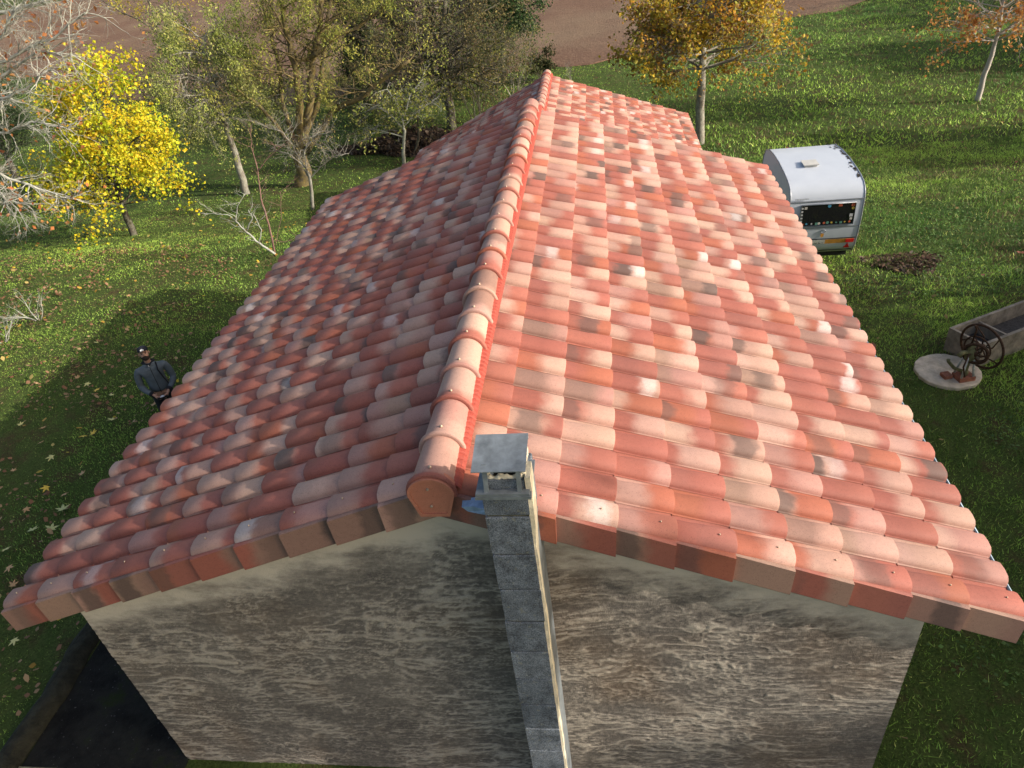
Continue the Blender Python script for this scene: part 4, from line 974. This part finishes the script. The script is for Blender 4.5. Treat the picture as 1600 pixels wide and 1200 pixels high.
# ------------------------------------------------------------------ caravan
def caravan():
    A = ghit(1324.7, 396, .28); top0 = 1.62
    # rear face: bottom right corner A ; right top of the rear panel and left top
    Rt = None
    best = None
    for h in (1.62,):
        q1 = aty(1352.4, 309.5, A.y - .15); q2 = aty(1236, 312, A.y - .05)
    W = q1.x - q2.x + .02; cx = (q1.x+q2.x)/2; zt = q1.z - A.z        # height of the seam over the bottom edge
    ax = math.atan2(q2.y - q1.y, W)*-1
    root = empty('caravan', (cx, A.y, A.z - .28), 'white caravan with curved roof, dark rear window and red triangles, parked beside the house', 'caravan', None, ax + R_(3.5))
    hw = W/2; Lg = 3.1; zb = .28; zs = zb + zt; zr = zs + .36
    # side profile (local y along the length, rear = 0, z)
    prof = [(.16, zb), (.05, zb+.18), (-.02, zb+.5), (-.06, zs-.5), (-.07, zs-.02), (-.065, zs), (-.04, zs+.09), (.03, zs+.18), (.16, zs+.255), (.40, zs+.31), (.8, zs+.35), (1.3, zr+.02), (1.9, zr+.01), (2.4, zr-.04), (2.75, zr-.16), (2.95, zr-.36), (3.05, zr-.7), (3.08, zb+.5), (3.0, zb)]
    white = NT('caravan_white'); _o = white.obj(); _n = white.noise(_o, 2.2, 5, .6); _c = white.mix(_n, (.42, .46, .52), (.54, .58, .63)); _c = white.mix(white.ramp(white.noise(white.map(_o, (6, 6, .8)), 3, 5, .7), [(.6, 0.0), (.75, .25)]), _c, (.4, .4, .36))
    white.bsdf(_c, .38, white.bump(_n, .15, .01), 0, .4)
    n = len(prof); mb = MB(); V = [(-hw, y, z) for y, z in prof] + [(hw, y, z) for y, z in prof]
    mb.add(V, [(i, i+1, n+i+1, n+i) for i in range(n-1)] + [(0, n, 2*n-1, n-1)], smooth=False)
    V2 = [(-hw, y, z) for y, z in prof] + [(hw, y, z) for y, z in prof]
    mb.add(V2, [tuple(range(n)), tuple(range(2*n-1, n-1, -1))])
    body = mb.build('body', white.m, root)
    for i, p in enumerate(body.data.polygons): p.use_smooth = i < n-1
    grey = simple('caravan_trim', (.30, .32, .35), .4, .15, 20, .4)
    tr = MB()
    for sx in (-hw, hw): tr.tube([(sx, y, z) for y, z in prof], .014, 6)
    tr.build('edge_trim', grey, root)
    def yrear(z): return float(np.interp(z, [p[1] for p in prof[:6]], [p[0] for p in prof[:6]]))
    def strip(name, x0, x1, z0, z1, mat, d=.006, parent=None):
        m = MB(); ya, yb = yrear(z0), yrear(z1)
        m.add([(x0, ya-d, z0), (x1, ya-d, z0), (x1, yb-d, z1), (x0, yb-d, z1), (x0, ya+.004, z0), (x1, ya+.004, z0), (x1, yb+.004, z1), (x0, yb+.004, z1)],
              [(0,1,2,3),(0,4,5,1),(1,5,6,2),(2,6,7,3),(3,7,4,0)]); return m.build(name, mat, parent or root)
    T = zt
    strip('rear_trim', -hw, hw, zs-.035, zs-.015, grey, .012)
    strip('rear_trim', -hw, hw, zb+.505*T, zb+.520*T, grey, .008)
    dark = NT('dark_glass'); dark.bsdf((.012, .012, .014), .08, None, 0, .6)
    # window occupies from .60 to .95 of the panel height
    wx0, wx1, wz0, wz1 = -hw+.155*W, hw-.10*W, zb+.555*T, zb+.925*T
    win = strip('rear_window', wx0, wx1, wz0, wz1, dark.m, .014)
    fr = MB(); F = .022
    yA, yB = yrear(wz0)-.02, yrear(wz1)-.02
    fr.tube([(wx0, yA, wz0), (wx1, yA, wz0), (wx1, yB, wz1), (wx0, yB, wz1), (wx0, yA, wz0)], .012, 5); fr.build('window_frame', grey, win)
    # pale reflection-like folded cover inside is left to the glass; stickers round the rim
    sr = random.Random(4); cols = [(.06,.24,.36), (.42,.43,.42), (.40,.10,.05), (.42,.31,.06), (.08,.2,.15), (.45,.43,.38), (.36,.2,.06), (.05,.13,.28)]
    SM = [simple('sticker', c, .5, .1, 30) for c in cols]
    def sticker(x, f, s_, m, rnd=False):
        z = wz0 + f*(wz1-wz0); y = yrear(z)-.018; b = MB()
        if rnd: b.add([(x+math.cos(a)*s_, y, z+math.sin(a)*s_) for a in [k*math.pi/6 for k in range(12)]], [tuple(range(12))])
        else: b.add([(x-s_, y, z-s_), (x+s_, y, z-s_), (x+s_, y, z+s_), (x-s_, y, z+s_)], [(0,1,2,3)])
        b.build('sticker', m, win)
    ww = wx1-wx0
    for k in range(12): sticker(wx0+ww*(.08+.87*(k+sr.uniform(-.25,.25))/11.5), .10+.03*sr.random(), sr.uniform(.016, .036), SM[sr.randrange(8)], sr.random() < .5)
    for k in range(5): sticker(wx0+.03*ww, .25+.15*k, .020, SM[1], False)
    for x, f, s_, m, r_ in [(.09,.86,.028,5,False), (.52,.90,.036,0,True), (.72,.93,.038,2,False), (.95,.90,.036,2,False), (.955,.74,.03,3,True), (.94,.42,.034,1,False), (.945,.26,.026,5,False)]: sticker(wx0+x*ww, f, s_, SM[m], r_)
    orange = simple('orange_stripe', (.45, .22, .04), .5, .2, 10); black = simple('black_line', (.02, .02, .02), .5); redm = simple('red_reflector', (.60, .02, .02), .3, .2, 30)
    strip('stripe', -hw+.004, hw-.05, zb+.195*T, zb+.275*T, orange, .008); strip('stripe', -hw+.004, hw-.02, zb+.285*T, zb+.297*T, black, .009); strip('stripe', -hw+.02, hw-.03, zb+.035*T, zb+.05*T, black, .009)
    for sx in (-1, 1):
        strip('tail_light', sx*(hw-.13)-.085, sx*(hw-.13)+.085, zb+.205*T, zb+.265*T, redm, .022)
        c = sx*(hw-.16); z = zb+.09*T; y = yrear(z)-.02; m = MB(); m.add([(c-.065, y, z), (c+.065, y, z), (c, yrear(z+.13)-.02, z+.13), (c-.065, y+.02, z), (c+.065, y+.02, z), (c, yrear(z+.13), z+.13)], [(0,1,2),(0,3,4,1),(1,4,5,2),(2,5,3,0)]); m.build('reflector', redm, root)
    # plate, maker's lettering, round emblem
    pl = strip('number_plate', -.24, .10, zb+.195*T, zb+.275*T, simple('plate', (.5, .5, .45), .5), .014)
    def text(s_, x, z, size, mat, parent, shear=0):
        cu = bpy.data.curves.new('lettering', 'FONT'); cu.body = s_; cu.size = size; cu.extrude = .001; cu.align_x = 'CENTER'; cu.shear = shear
        o = bpy.data.objects.new('lettering', cu); COL.objects.link(o); dg = bpy.context.evaluated_depsgraph_get(); me = bpy.data.meshes.new_from_object(o.evaluated_get(dg)); bpy.data.objects.remove(o)
        o = bpy.data.objects.new('lettering', me); COL.objects.link(o); me.materials.clear(); me.materials.append(mat); o.parent = parent; o.location = (x, yrear(z)-.02, z); o.rotation_euler = (math.pi/2, 0, 0)
    text('918 ET', -.07, zb+.205*T, .105, black, root); text('caravelair', -hw+.23, zs+.02, .075, grey, root)
    em = MB(); z = zb+.44*T; em.tube([(.02+math.cos(a)*.05, yrear(z)-.012, z+math.sin(a)*.035) for a in [k*math.pi/8 for k in range(17)]], .008, 4, False); em.build('emblem', grey, root)
    em = MB(); z = zb+.365*T; em.add([(-.02, yrear(z)-.012, z-.02), (0.01, yrear(z)-.012, z-.05), (.045, yrear(z)-.012, z-.02), (.045, yrear(z)-.012, z+.045), (-.02, yrear(z)-.012, z+.045)], [(0,1,2,3,4)]); em.build('badge', orange, root)
    # roof hatch and flaking dark patches along the right roof edge
    ht = MB(); yy = 1.05; zz = zs+.352
    ht.box((-.10*W-.13, yy-.13, zz), (-.10*W+.13, yy+.13, zz+.05)); ht.box((-.10*W-.16, yy-.16, zz+.05), (-.10*W+.16, yy+.16, zz+.07)); ht.build('roof_hatch', simple('hatch', (.50, .49, .45), .5, .1), root)
    def yz(t): 
        i = min(int(t), n-2); f = t-i; return (prof[i][0]*(1-f)+prof[i+1][0]*f, prof[i][1]*(1-f)+prof[i+1][1]*f)
    fl = MB(); fr_ = random.Random(8)
    for k in range(34):
        t = fr_.uniform(8.7, 13.2); x = hw - abs(fr_.gauss(0, .06)) - .02; y, z = yz(t); y2, z2 = yz(t+.06); L = fr_.uniform(.02, .07)
        tx = Vector((0, y2-y, z2-z)).normalized(); nrm = Vector((0, -tx.z, tx.y)); 
        if nrm.z < 0: nrm = -nrm
        c = Vector((x, y, z)) + nrm*.006; pts = []
        for q in range(7):
            a = q*6.283/7; rr_ = L*fr_.uniform(.4, 1.1); pts.append(c + tx*math.cos(a)*rr_*1.3 + Vector((1, 0, 0))*math.sin(a)*rr_*.55)
        if k == 0: PM = simple('peeled', (.05, .045, .04), .9, .4)
        fl = MB(); fl.add(pts, [tuple(range(7))]); fl.build('peeling_patch', PM, root)
    # side window, door, wheels, drawbar
    for sx in (-1, 1):
        m = MB(); m.box((sx*hw-.012, .5, zb+.55*T), (sx*hw+.012, 1.35, zb+.92*T)); m.box((sx*hw-.012, 1.75, zb+.55*T), (sx*hw+.012, 2.4, zb+.92*T)); m.build('side_window', dark.m, root)
        m = MB(); m.tube([(sx*(hw-.16), 1.6, .30), (sx*(hw-.02), 1.6, .30)], [.30, .30], 24); wh = m.build('wheel', simple('tyre', (.02, .02, .02), .9), root)
        m = MB(); m.tube([(sx*(hw-.03), 1.6, .30), (sx*(hw+.0), 1.6, .30)], [.17, .15], 20); m.build('rim', grey, wh)
    m = MB(); m.tube([(-.45, 3.0, .32), (0, 4.1, .34)], .035, 6); m.tube([(.45, 3.0, .32), (0, 4.1, .34)], .035, 6); m.tube([(0, 3.9, .45), (0, 3.9, -.0)], .03, 6); m.build('drawbar', grey, root)
    m = MB(); m.box((-hw+.1, .2, .16), (hw-.1, 2.9, .28)); m.build('chassis', black, root)
caravan()

# ------------------------------------------------------------------ pump, cover disc and trough
IRON = simple('rusty_iron', (.07, .038, .022), .8, .5, 30, .35, bump=.6); OLDC = simple('old_concrete', (.33, .27, .20), .95, .35, 7, bump=.6, bd=.01); OLIVE = simple('faded_olive_metal', (.16, .15, .07), .7, .4, 25, .3)
BRICKC = simple('red_brick', (.26, .10, .06), .9, .3, 20); PAINT = simple('chipped_white_paint', (.45, .45, .42), .6, .4, 30)
def disc():
    c = ghit(1481, 578, .06); r = random.Random(3); mb = MB(); n = 48; rad = [(.495+r.uniform(-.012, .012)) for _ in range(n)]
    R = lambda k, z, s_: [(math.cos(6.283*i/n)*(rad[i]+s_), math.sin(6.283*i/n)*(rad[i]+s_), z + r.uniform(-.002, .002)*k) for i in range(n)]
    mb.loft([R(0, -.07, 0), R(0, -.01, .0), R(1, .0, -.012), R(1, .002, -.03)], smooth=False)
    o = mb.build('well_cover', simple('pale_disc', (.50, .42, .32), .95, .3, 6, bump=.6, bd=.01)); o.location = c; tag(o, 'round pale concrete cover slab lying in the grass under the old pump', 'cover slab'); return c
dc = disc()
def pump():
    base = ghit(1505, 590, .065); root = empty('water_pump', base, 'rusty iron hand pump with flywheels standing on the round concrete cover', 'pump', None, R_(12))
    m = MB(); m.box((-.14, -.12, 0), (.12, .10, .07)); m.build('base_block', BRICKC, root)
    m = MB(); m.box((-.30, .02, 0), (-.17, .16, .06)); m.build('base_block', BRICKC, root)
    m = MB()
    for x, y in ((-.11, -.09), (.09, -.09), (.09, .09), (-.11, .09)): m.tube([(x, y, .07), (x*.45, y*.45, .46)], [.02, .015], 6)
    m.build('leg', PAINT, root)
    m = MB(); m.loft([[(math.cos(a)*rx, math.sin(a)*rx, z) for a in [k*math.pi/7 for k in range(14)]] for rx, z in ((.05, .07), (.055, .12), (.035, .14), (.035, .34), (.075, .38), (.085, .46), (.07, .55), (.045, .60), (.03, .66), (.012, .68))]); m.build('pump_body', OLIVE, root)
    m = MB(); m.tube([(-.03, .02, .12), (-.16, .06, .18), (-.26, .10, .30), (-.27, .1, .34)], [.03, .028, .026, .03], 8); m.tube([(-.03, 0, .5), (-.16, -.02, .53), (-.22, -.03, .48)], [.04, .035, .04], 8); m.build('spout', OLIVE, root)
    def wheel(name, c, rad, w_, axis, hub, nsp, mat=IRON):
        m = MB(); A = Vector(axis).normalized(); u = A.orthogonal().normalized(); v = A.cross(u); c = Vector(c); N = 36
        rings = [(c + (u*math.cos(t) + v*math.sin(t))*rad) for t in [6.283*k/N for k in range(N+1)]]; m.tube(rings, w_, 7, caps=False)
        o = m.build(name, mat, root); m = MB(); m.tube([c-A*.035, c+A*.035], hub, 10)
        for k in range(nsp):
            t = 6.283*k/nsp + .3; bend = (u*math.cos(t+.5) + v*math.sin(t+.5))*rad*.5; m.tube([c, c+bend, c+(u*math.cos(t)+v*math.sin(t))*rad], w_*.6, 5)
        m.build('spokes', mat, o)
    wheel('flywheel', (.24, .10, .50), .37, .020, (1, .28, .05), .04, 5)
    wheel('gear_wheel', (.03, -.06, .50), .17, .026, (1, .9, .0), .04, 6)
    wheel('pulley', (.14, .06, .50), .21, .014, (1, .4, .02), .03, 5)
    m = MB(); m.tube([(-.1, -.08, .50), (.30, .13, .50)], .015, 8); m.build('axle', IRON, root)
    m = MB(); m.tube([(-.02, .02, .60), (-.02, .0, .92), (-.06, 0, 1.0)], [.016, .014, .02], 7); m.tube([(-.10, -.08, .50), (-.14, -.1, .30), (-.10, -.14, .12)], .014, 6); m.build('crank_handle', IRON, root)
pump()
TRC = simple('trough_concrete', (.22, .19, .15), .95, .45, 6, bump=.7, bd=.012)
def trough():
    A = ghit(1483, 512, .45); B = ghit(1523, 544, .45); D_ = ghit(1600, 472, .45); u = (D_-A); u.z = 0; u.normalize(); v = (B-A); v.z = 0; wd = v.length; v = (v - u*v.dot(u)).normalized(); wd = .66
    root = empty('stone_trough', (A.x, A.y, A.z-.45), 'long weathered concrete trough half full of dark debris behind the pump', 'trough'); Lh = 2.9; t = .055; r = random.Random(6)
    def P(a, b, z): return u*a + v*b + Vector((0, 0, z))
    def wall(a0, a1, b0, b1, slx=0, sly=0, z1=.45, z0=-.05):
        m = MB(); V = []; F = []; N = max(1, int((a1-a0)/.12))
        for i in range(N+1):
            a = a0+(a1-a0)*i/N; j = r.uniform(-.005, .005); V += [P(a, b0+j+slx, z0), P(a, b1+j+slx, z0), P(a, b1+j+sly, z1+j), P(a, b0+j+sly, z1+j)]
        for i in range(N):
            for k in range(4): F.append((i*4+k, i*4+(k+1) % 4, i*4+4+(k+1) % 4, i*4+4+k))
        F += [(3,2,1,0), tuple(N*4+k for k in range(4))]; m.add(V, F); return m
    wall(0, Lh, 0, t).build('side_wall', TRC, root); wall(0, Lh, wd-t, wd).build('side_wall', TRC, root)
    wall(0, t, t+.001, wd-t-.001).build('end_wall', TRC, root); wall(Lh-t, Lh, t+.001, wd-t-.001).build('end_wall', TRC, root); wall(.62, .66, t+.001, wd-t-.001, z1=.40).build('divider', TRC, root)
    m = MB(); V = [P(t, t, .17), P(Lh-t, t, .17), P(Lh-t, wd-t, .17), P(t, wd-t, .17)]; m.add(V, [(0,1,2,3)]); m.build('debris', simple('wet_debris', (.05, .048, .05), .7, .6, 25, bump=1, bd=.03), root)
trough()

# ------------------------------------------------------------------ person
def skin_mesh(verts, edges, radii, root_i=0, sub=1):
    me = bpy.data.meshes.new('tmp'); me.from_pydata(verts, edges, []); o = bpy.data.objects.new('tmp', me); COL.objects.link(o)
    md = o.modifiers.new('s', 'SKIN'); md.use_smooth_shade = True; md.branch_smoothing = .6; sv = me.skin_vertices[0].data
    for i, r_ in enumerate(radii): sv[i].radius = r_ if hasattr(r_, '__len__') else (r_, r_)
    for i in (root_i if hasattr(root_i, '__len__') else [root_i]): sv[i].use_root = True
    ss = o.modifiers.new('d', 'SUBSURF'); ss.levels = sub; ss.render_levels = sub
    dg = bpy.context.evaluated_depsgraph_get(); out = bpy.data.meshes.new_from_object(o.evaluated_get(dg)); bpy.data.objects.remove(o); return out
def addmesh(name, me, mat, parent, smooth=True):
    me.name = name; me.materials.clear(); me.materials.append(mat)
    me.polygons.foreach_set('use_smooth', [smooth]*len(me.polygons)); me.polygons.foreach_set('material_index', [0]*len(me.polygons))
    o = bpy.data.objects.new(name, me); COL.objects.link(o); o.parent = parent; return o
def person():
    hd = aty(221, 545, 9.2); y = 9.2
    for _ in range(30):
        hd = aty(221, 545, y); y += (hd.z-1.80)*.8 if True else 0
    loc = Vector((hd.x, hd.y, 0)); yaw = math.atan2(-hd.x, hd.y) # faces the camera
    root = empty('person', loc, 'man in grey blue jacket and dark cap on the shaded lawn, looking up', 'person', None, yaw*.85)
    SK = simple('skin', (.42, .24, .17), .6, .08, 10, bump=0)
    V = []; E_ = []; Rd = []
    def j(p, r_, par=None):
        V.append(p); Rd.append(r_); i = len(V)-1
        if par is not None: E_.append((par, i))
        return i
    pel = j((0, 0, .98), (.13, .095)); sp = j((0, 0, 1.2), (.13, .09), pel); ch = j((0, .01, 1.37), (.12, .07), sp); nk0 = j((0, .015, 1.49), (.05, .05), ch); nk = j((0, -.005, 1.56), (.052, .055), nk0)
    h1 = j((0, -.025, 1.63), (.068, .082), nk); h2 = j((0, -.02, 1.71), (.076, .094), h1); h3 = j((0, -.01, 1.765), (.06, .075), h2)
    hands = {}
    for s in (-1, 1):
        sh = j((s*.19, .005, 1.42), .05, ch); e0 = j((s*.250, .01, 1.29), .040, sh); el = j((s*.266, .0, 1.13), .036, e0); e2 = j((s*.212, -.11, 1.075), .034, el); wr = j((s*.13, -.21, 1.025), .028, e2); pm = j((s*.09, -.27, 1.0), (.032, .018), wr); pk = j((s*.075, -.30, .99), (.036, .016), pm)
        for k in range(4):
            f = k-1.5; a = j((s*.075 + f*.0, -.305-.005*abs(f), .99+f*.018), .009, None); E_.append((pk, a)); b_ = j((s*.045, -.335+.004*abs(f), .985+f*.019), .0085, a); c = j((s*.018, -.325+.004*abs(f), .982+f*.018), .0075, b_)
        a = j((s*.085, -.27, 1.035), .010, pm); b_ = j((s*.06, -.285, 1.055), .009, a)
        hp = j((s*.095, 0, .90), .085, pel); kn = j((s*.11, -.02, .50), .055, hp); an = j((s*.12, .01, .10), .038, kn); to = j((s*.13, -.14, .05), (.04, .03), an)
    me = skin_mesh(V, E_, Rd, 0, 1); addmesh('body', me, SK, root)
    # face: nose, ears, brow on the head as small shapes joined to it
    DN = simple('dark_hair', (.025, .018, .014), .9, .3, 60); m = MB()
    for s in (-1, 1): m.tube([(s*.022, -.105, 1.722), (s*.046, -.098, 1.724)], [.006, .005], 5)
    m.tube([(-.035, -.108, 1.645), (-.02, -.118, 1.655), (.02, -.118, 1.655), (.035, -.108, 1.645)], .007, 5); m.build('eyebrows', DN, root)
    rings = []
    for z, rx, ry in ((1.575, .030, .045), (1.59, .052, .072), (1.62, .070, .088), (1.65, .074, .091)):
        rings.append([(math.cos(a)*rx, -.028 + math.sin(a)*ry*1.02, z) for a in [math.pi + k*math.pi/12 for k in range(13)]])
    m = MB(); m.loft(rings, closed=False, caps=False); m.build('beard', DN, root)
    m = MB(); m.tube([(0, -.105, 1.725), (0, -.122, 1.69), (0, -.112, 1.682)], [.007, .013, .010], 6); m.build('nose', SK, root)
    for s in (-1, 1): 
        m = MB(); m.tube([(s*.076, -.015, 1.72), (s*.087, -.01, 1.70), (s*.078, -.015, 1.675)], [.008, .012, .008], 6); m.build('ear', SK, root)
        m = MB(); m.tube([(s*.032, -.100, 1.705), (s*.032, -.106, 1.705)], [.010, .006], 6); m.build('eye', DN, root)
    # cap
    CAPM = simple('navy_cap', (.010, .012, .02), .8, .2, 40); m = MB(); rings = []
    for z, k in ((1.742, .95), (1.765, .97), (1.79, .92), (1.812, .75), (1.826, .45), (1.832, .1)): rings.append([(math.cos(a)*.088*k, -.018+math.sin(a)*.103*k, z) for a in [t*math.pi/10 for t in range(20)]])
    m.loft(rings); cp = m.build('cap', CAPM, root); m = MB(); rings = []
    for f in (0, .5, 1): rings.append([(x*(1-.25*f*f), -.100 - .060*f*(1-(x/.09)**2) , 1.748 + .004*f + .006*(1-(x/.08)**2)) for x in np.linspace(-.075, .075, 9)])
    lo = [[(a, b, c-.008) for a, b, c in rg] for rg in rings]
    m.loft([r1 + r2[::-1] for r1, r2 in zip(rings, lo)]); m.build('peak', CAPM, cp)
    m = MB(); m.add([(-.032, -.118, 1.752), (.032, -.118, 1.752), (.026, -.119, 1.775), (.0, -.117, 1.79), (-.026, -.119, 1.775)], [(0,1,2,3,4)]); m.build('emblem', simple('pale_patch', (.6, .62, .64), .7), cp)
    HT = Matrix.Translation((0, 0, 1.59)) @ Matrix.Rotation(R_(-20), 4, 'X') @ Matrix.Translation((0, 0, -1.59))
    for c_ in root.children_recursive:
        if c_.name.split('.')[0] == 'body':
            for v_ in c_.data.vertices:
                f_ = min(1, max(0, (v_.co.z-1.54)/.08)); 
                if f_ > 0 and abs(v_.co.x) < .13: v_.co = v_.co.lerp(HT @ v_.co, f_)
        else: c_.data.transform(HT)
    # jacket
    JK = simple('slate_jacket', (.085, .105, .122), .75, .18, 14, bump=.3, bd=.01); CF = simple('black_knit', (.015, .016, .02), .9)
    V.clear(); E_.clear(); Rd.clear()
    a = j((0, 0, .94), (.185, .13)); b = j((0, 0, 1.08), (.175, .125), a); c = j((0, 0, 1.25), (.185, .13), b); d = j((0, .005, 1.41), (.185, .125), c); d2 = j((0, .0, 1.475), (.135, .10), d); e = j((0, .0, 1.545), (.075, .075), d2)
    for s in (-1, 1):
        p = j((s*.205, .005, 1.43), (.078, .078), d); q = j((s*.250, .01, 1.29), .066, p); q2 = j((s*.268, .0, 1.13), .060, q); q3 = j((s*.215, -.11, 1.075), .052, q2); j((s*.14, -.20, 1.03), .044, q3)
    jk = addmesh('jacket', skin_mesh(V, E_, Rd, 0, 2), JK, root)
    m = MB(); m.tube([(-.10, .03, 1.53), (0, -.085, 1.515), (.10, .03, 1.53)], .018, 7); m.tube([(.10, .03, 1.53), (0, .10, 1.54), (-.10, .03, 1.53)], .018, 7); m.build('collar', CF, jk)
    for s in (-1, 1): m = MB(); m.tube([(s*.158, -.178, 1.04), (s*.125, -.216, 1.022)], [.047, .040], 10); m.build('cuff', CF, jk)
    m = MB(); m.tube([(0, -.115, 1.48), (.0, -.140, 1.35), (0, -.145, 1.15), (0, -.145, .98)], .005, 5); m.build('zip', CF, jk)
    m = MB(); m.tube([(.11, -.03, 1.51), (.10, -.13, 1.40), (.13, -.15, 1.25), (.165, -.13, 1.08), (.18, -.05, .95)], .012, 5); m.build('strap', CF, root)
    m = MB(); m.box((-.013, -.118, 1.50), (.0, -.112, 1.53)); m.build('label_tag', simple('pale_tag', (.6, .6, .6), .7), jk)
    # trousers and shoes
    V.clear(); E_.clear(); Rd.clear(); TR = simple('dark_trousers', (.018, .019, .022), .9, .3, 20)
    a = j((0, 0, .98), (.155, .115)); 
    for s in (-1, 1): p = j((s*.098, 0, .86), .10, a); q = j((s*.11, -.02, .50), .07, p); j((s*.12, .01, .09), .058, q)
    addmesh('trousers', skin_mesh(V, E_, Rd, 0, 1), TR, root)
    for s in (-1, 1): m = MB(); m.loft([[(s*.13+math.cos(t)*rx, yy+0*t, .055+math.sin(t)*.05) for t in [k*math.pi/5 for k in range(10)]] for yy, rx in ((.07, .03), (.03, .045), (-.06, .048), (-.15, .045), (-.19, .025))]); m.build('shoe', TR, root)
    m = MB(); m.box((-.085, -.345, .965), (.085, -.27, 1.0)); m.tube([(-.05, -.31, 1.0), (-.05, -.31, 1.02)], .01, 6); m.tube([(.05, -.31, 1.0), (.05, -.31, 1.02)], .01, 6); m.box((-.05, -.352, .972), (.05, -.346, .995))
    o = m.build('remote_controller', simple('black_plastic', (.02, .02, .022), .5)); o.location = loc; o.rotation_euler = (0, 0, yaw*.85)
    tag(o, 'small dark remote controller held in both hands of the man', 'controller')
    sc = MB(); sc.box((-.035, -.352, 1.001), (.035, -.30, 1.006)); sc.build('screen', simple('pale_screen', (.6, .62, .65), .4), o)
person()
# darker thicket and extra trunks filling the wood edge behind the lawn
shrub('twiggy_shrub', 'dark twiggy bush low between the mossy tree and the fruit tree', 560, 195, 3.0, 8, [(.07,.09,.03), (.14,.15,.05), (.04,.06,.02)], 3000, 41, bark_dark, .7, .09, .035)
shrub('twiggy_shrub', 'dark bare thicket behind the oak trunk, left of the ridge end', 770, 150, 3.8, 10, [(.05,.07,.02), (.1,.12,.04)], 3500, 42, bark_dark, .5, .09, .035, yoff=.5)
shrub('hedge_shrub', 'dark brown shrub at the field edge directly behind the yellow tree', 190, 175, 2.4, 8, [(.08,.09,.03), (.15,.12,.05)], 2200, 43, bark_dark, .9, .09, .03)
for k_, (px, py, h, lab) in enumerate([(420, 180, 2.0, 'dark scrubby bush behind the willow, left of the mossy stems'), (610, 168, 2.2, 'dark scrub filling the gap under the ivy tree'), (680, 158, 2.4, 'dark scrub behind the oak trunk'), (850, 125, 1.6, 'low dark green bush at the far end of the ridge')]):
    shrub('hedge_shrub', lab, px, py, h, 9, [(.04,.055,.02), (.08,.09,.035), (.13,.10,.05)], 3200, 60+k_, bark_dark, .9, .11, .03)
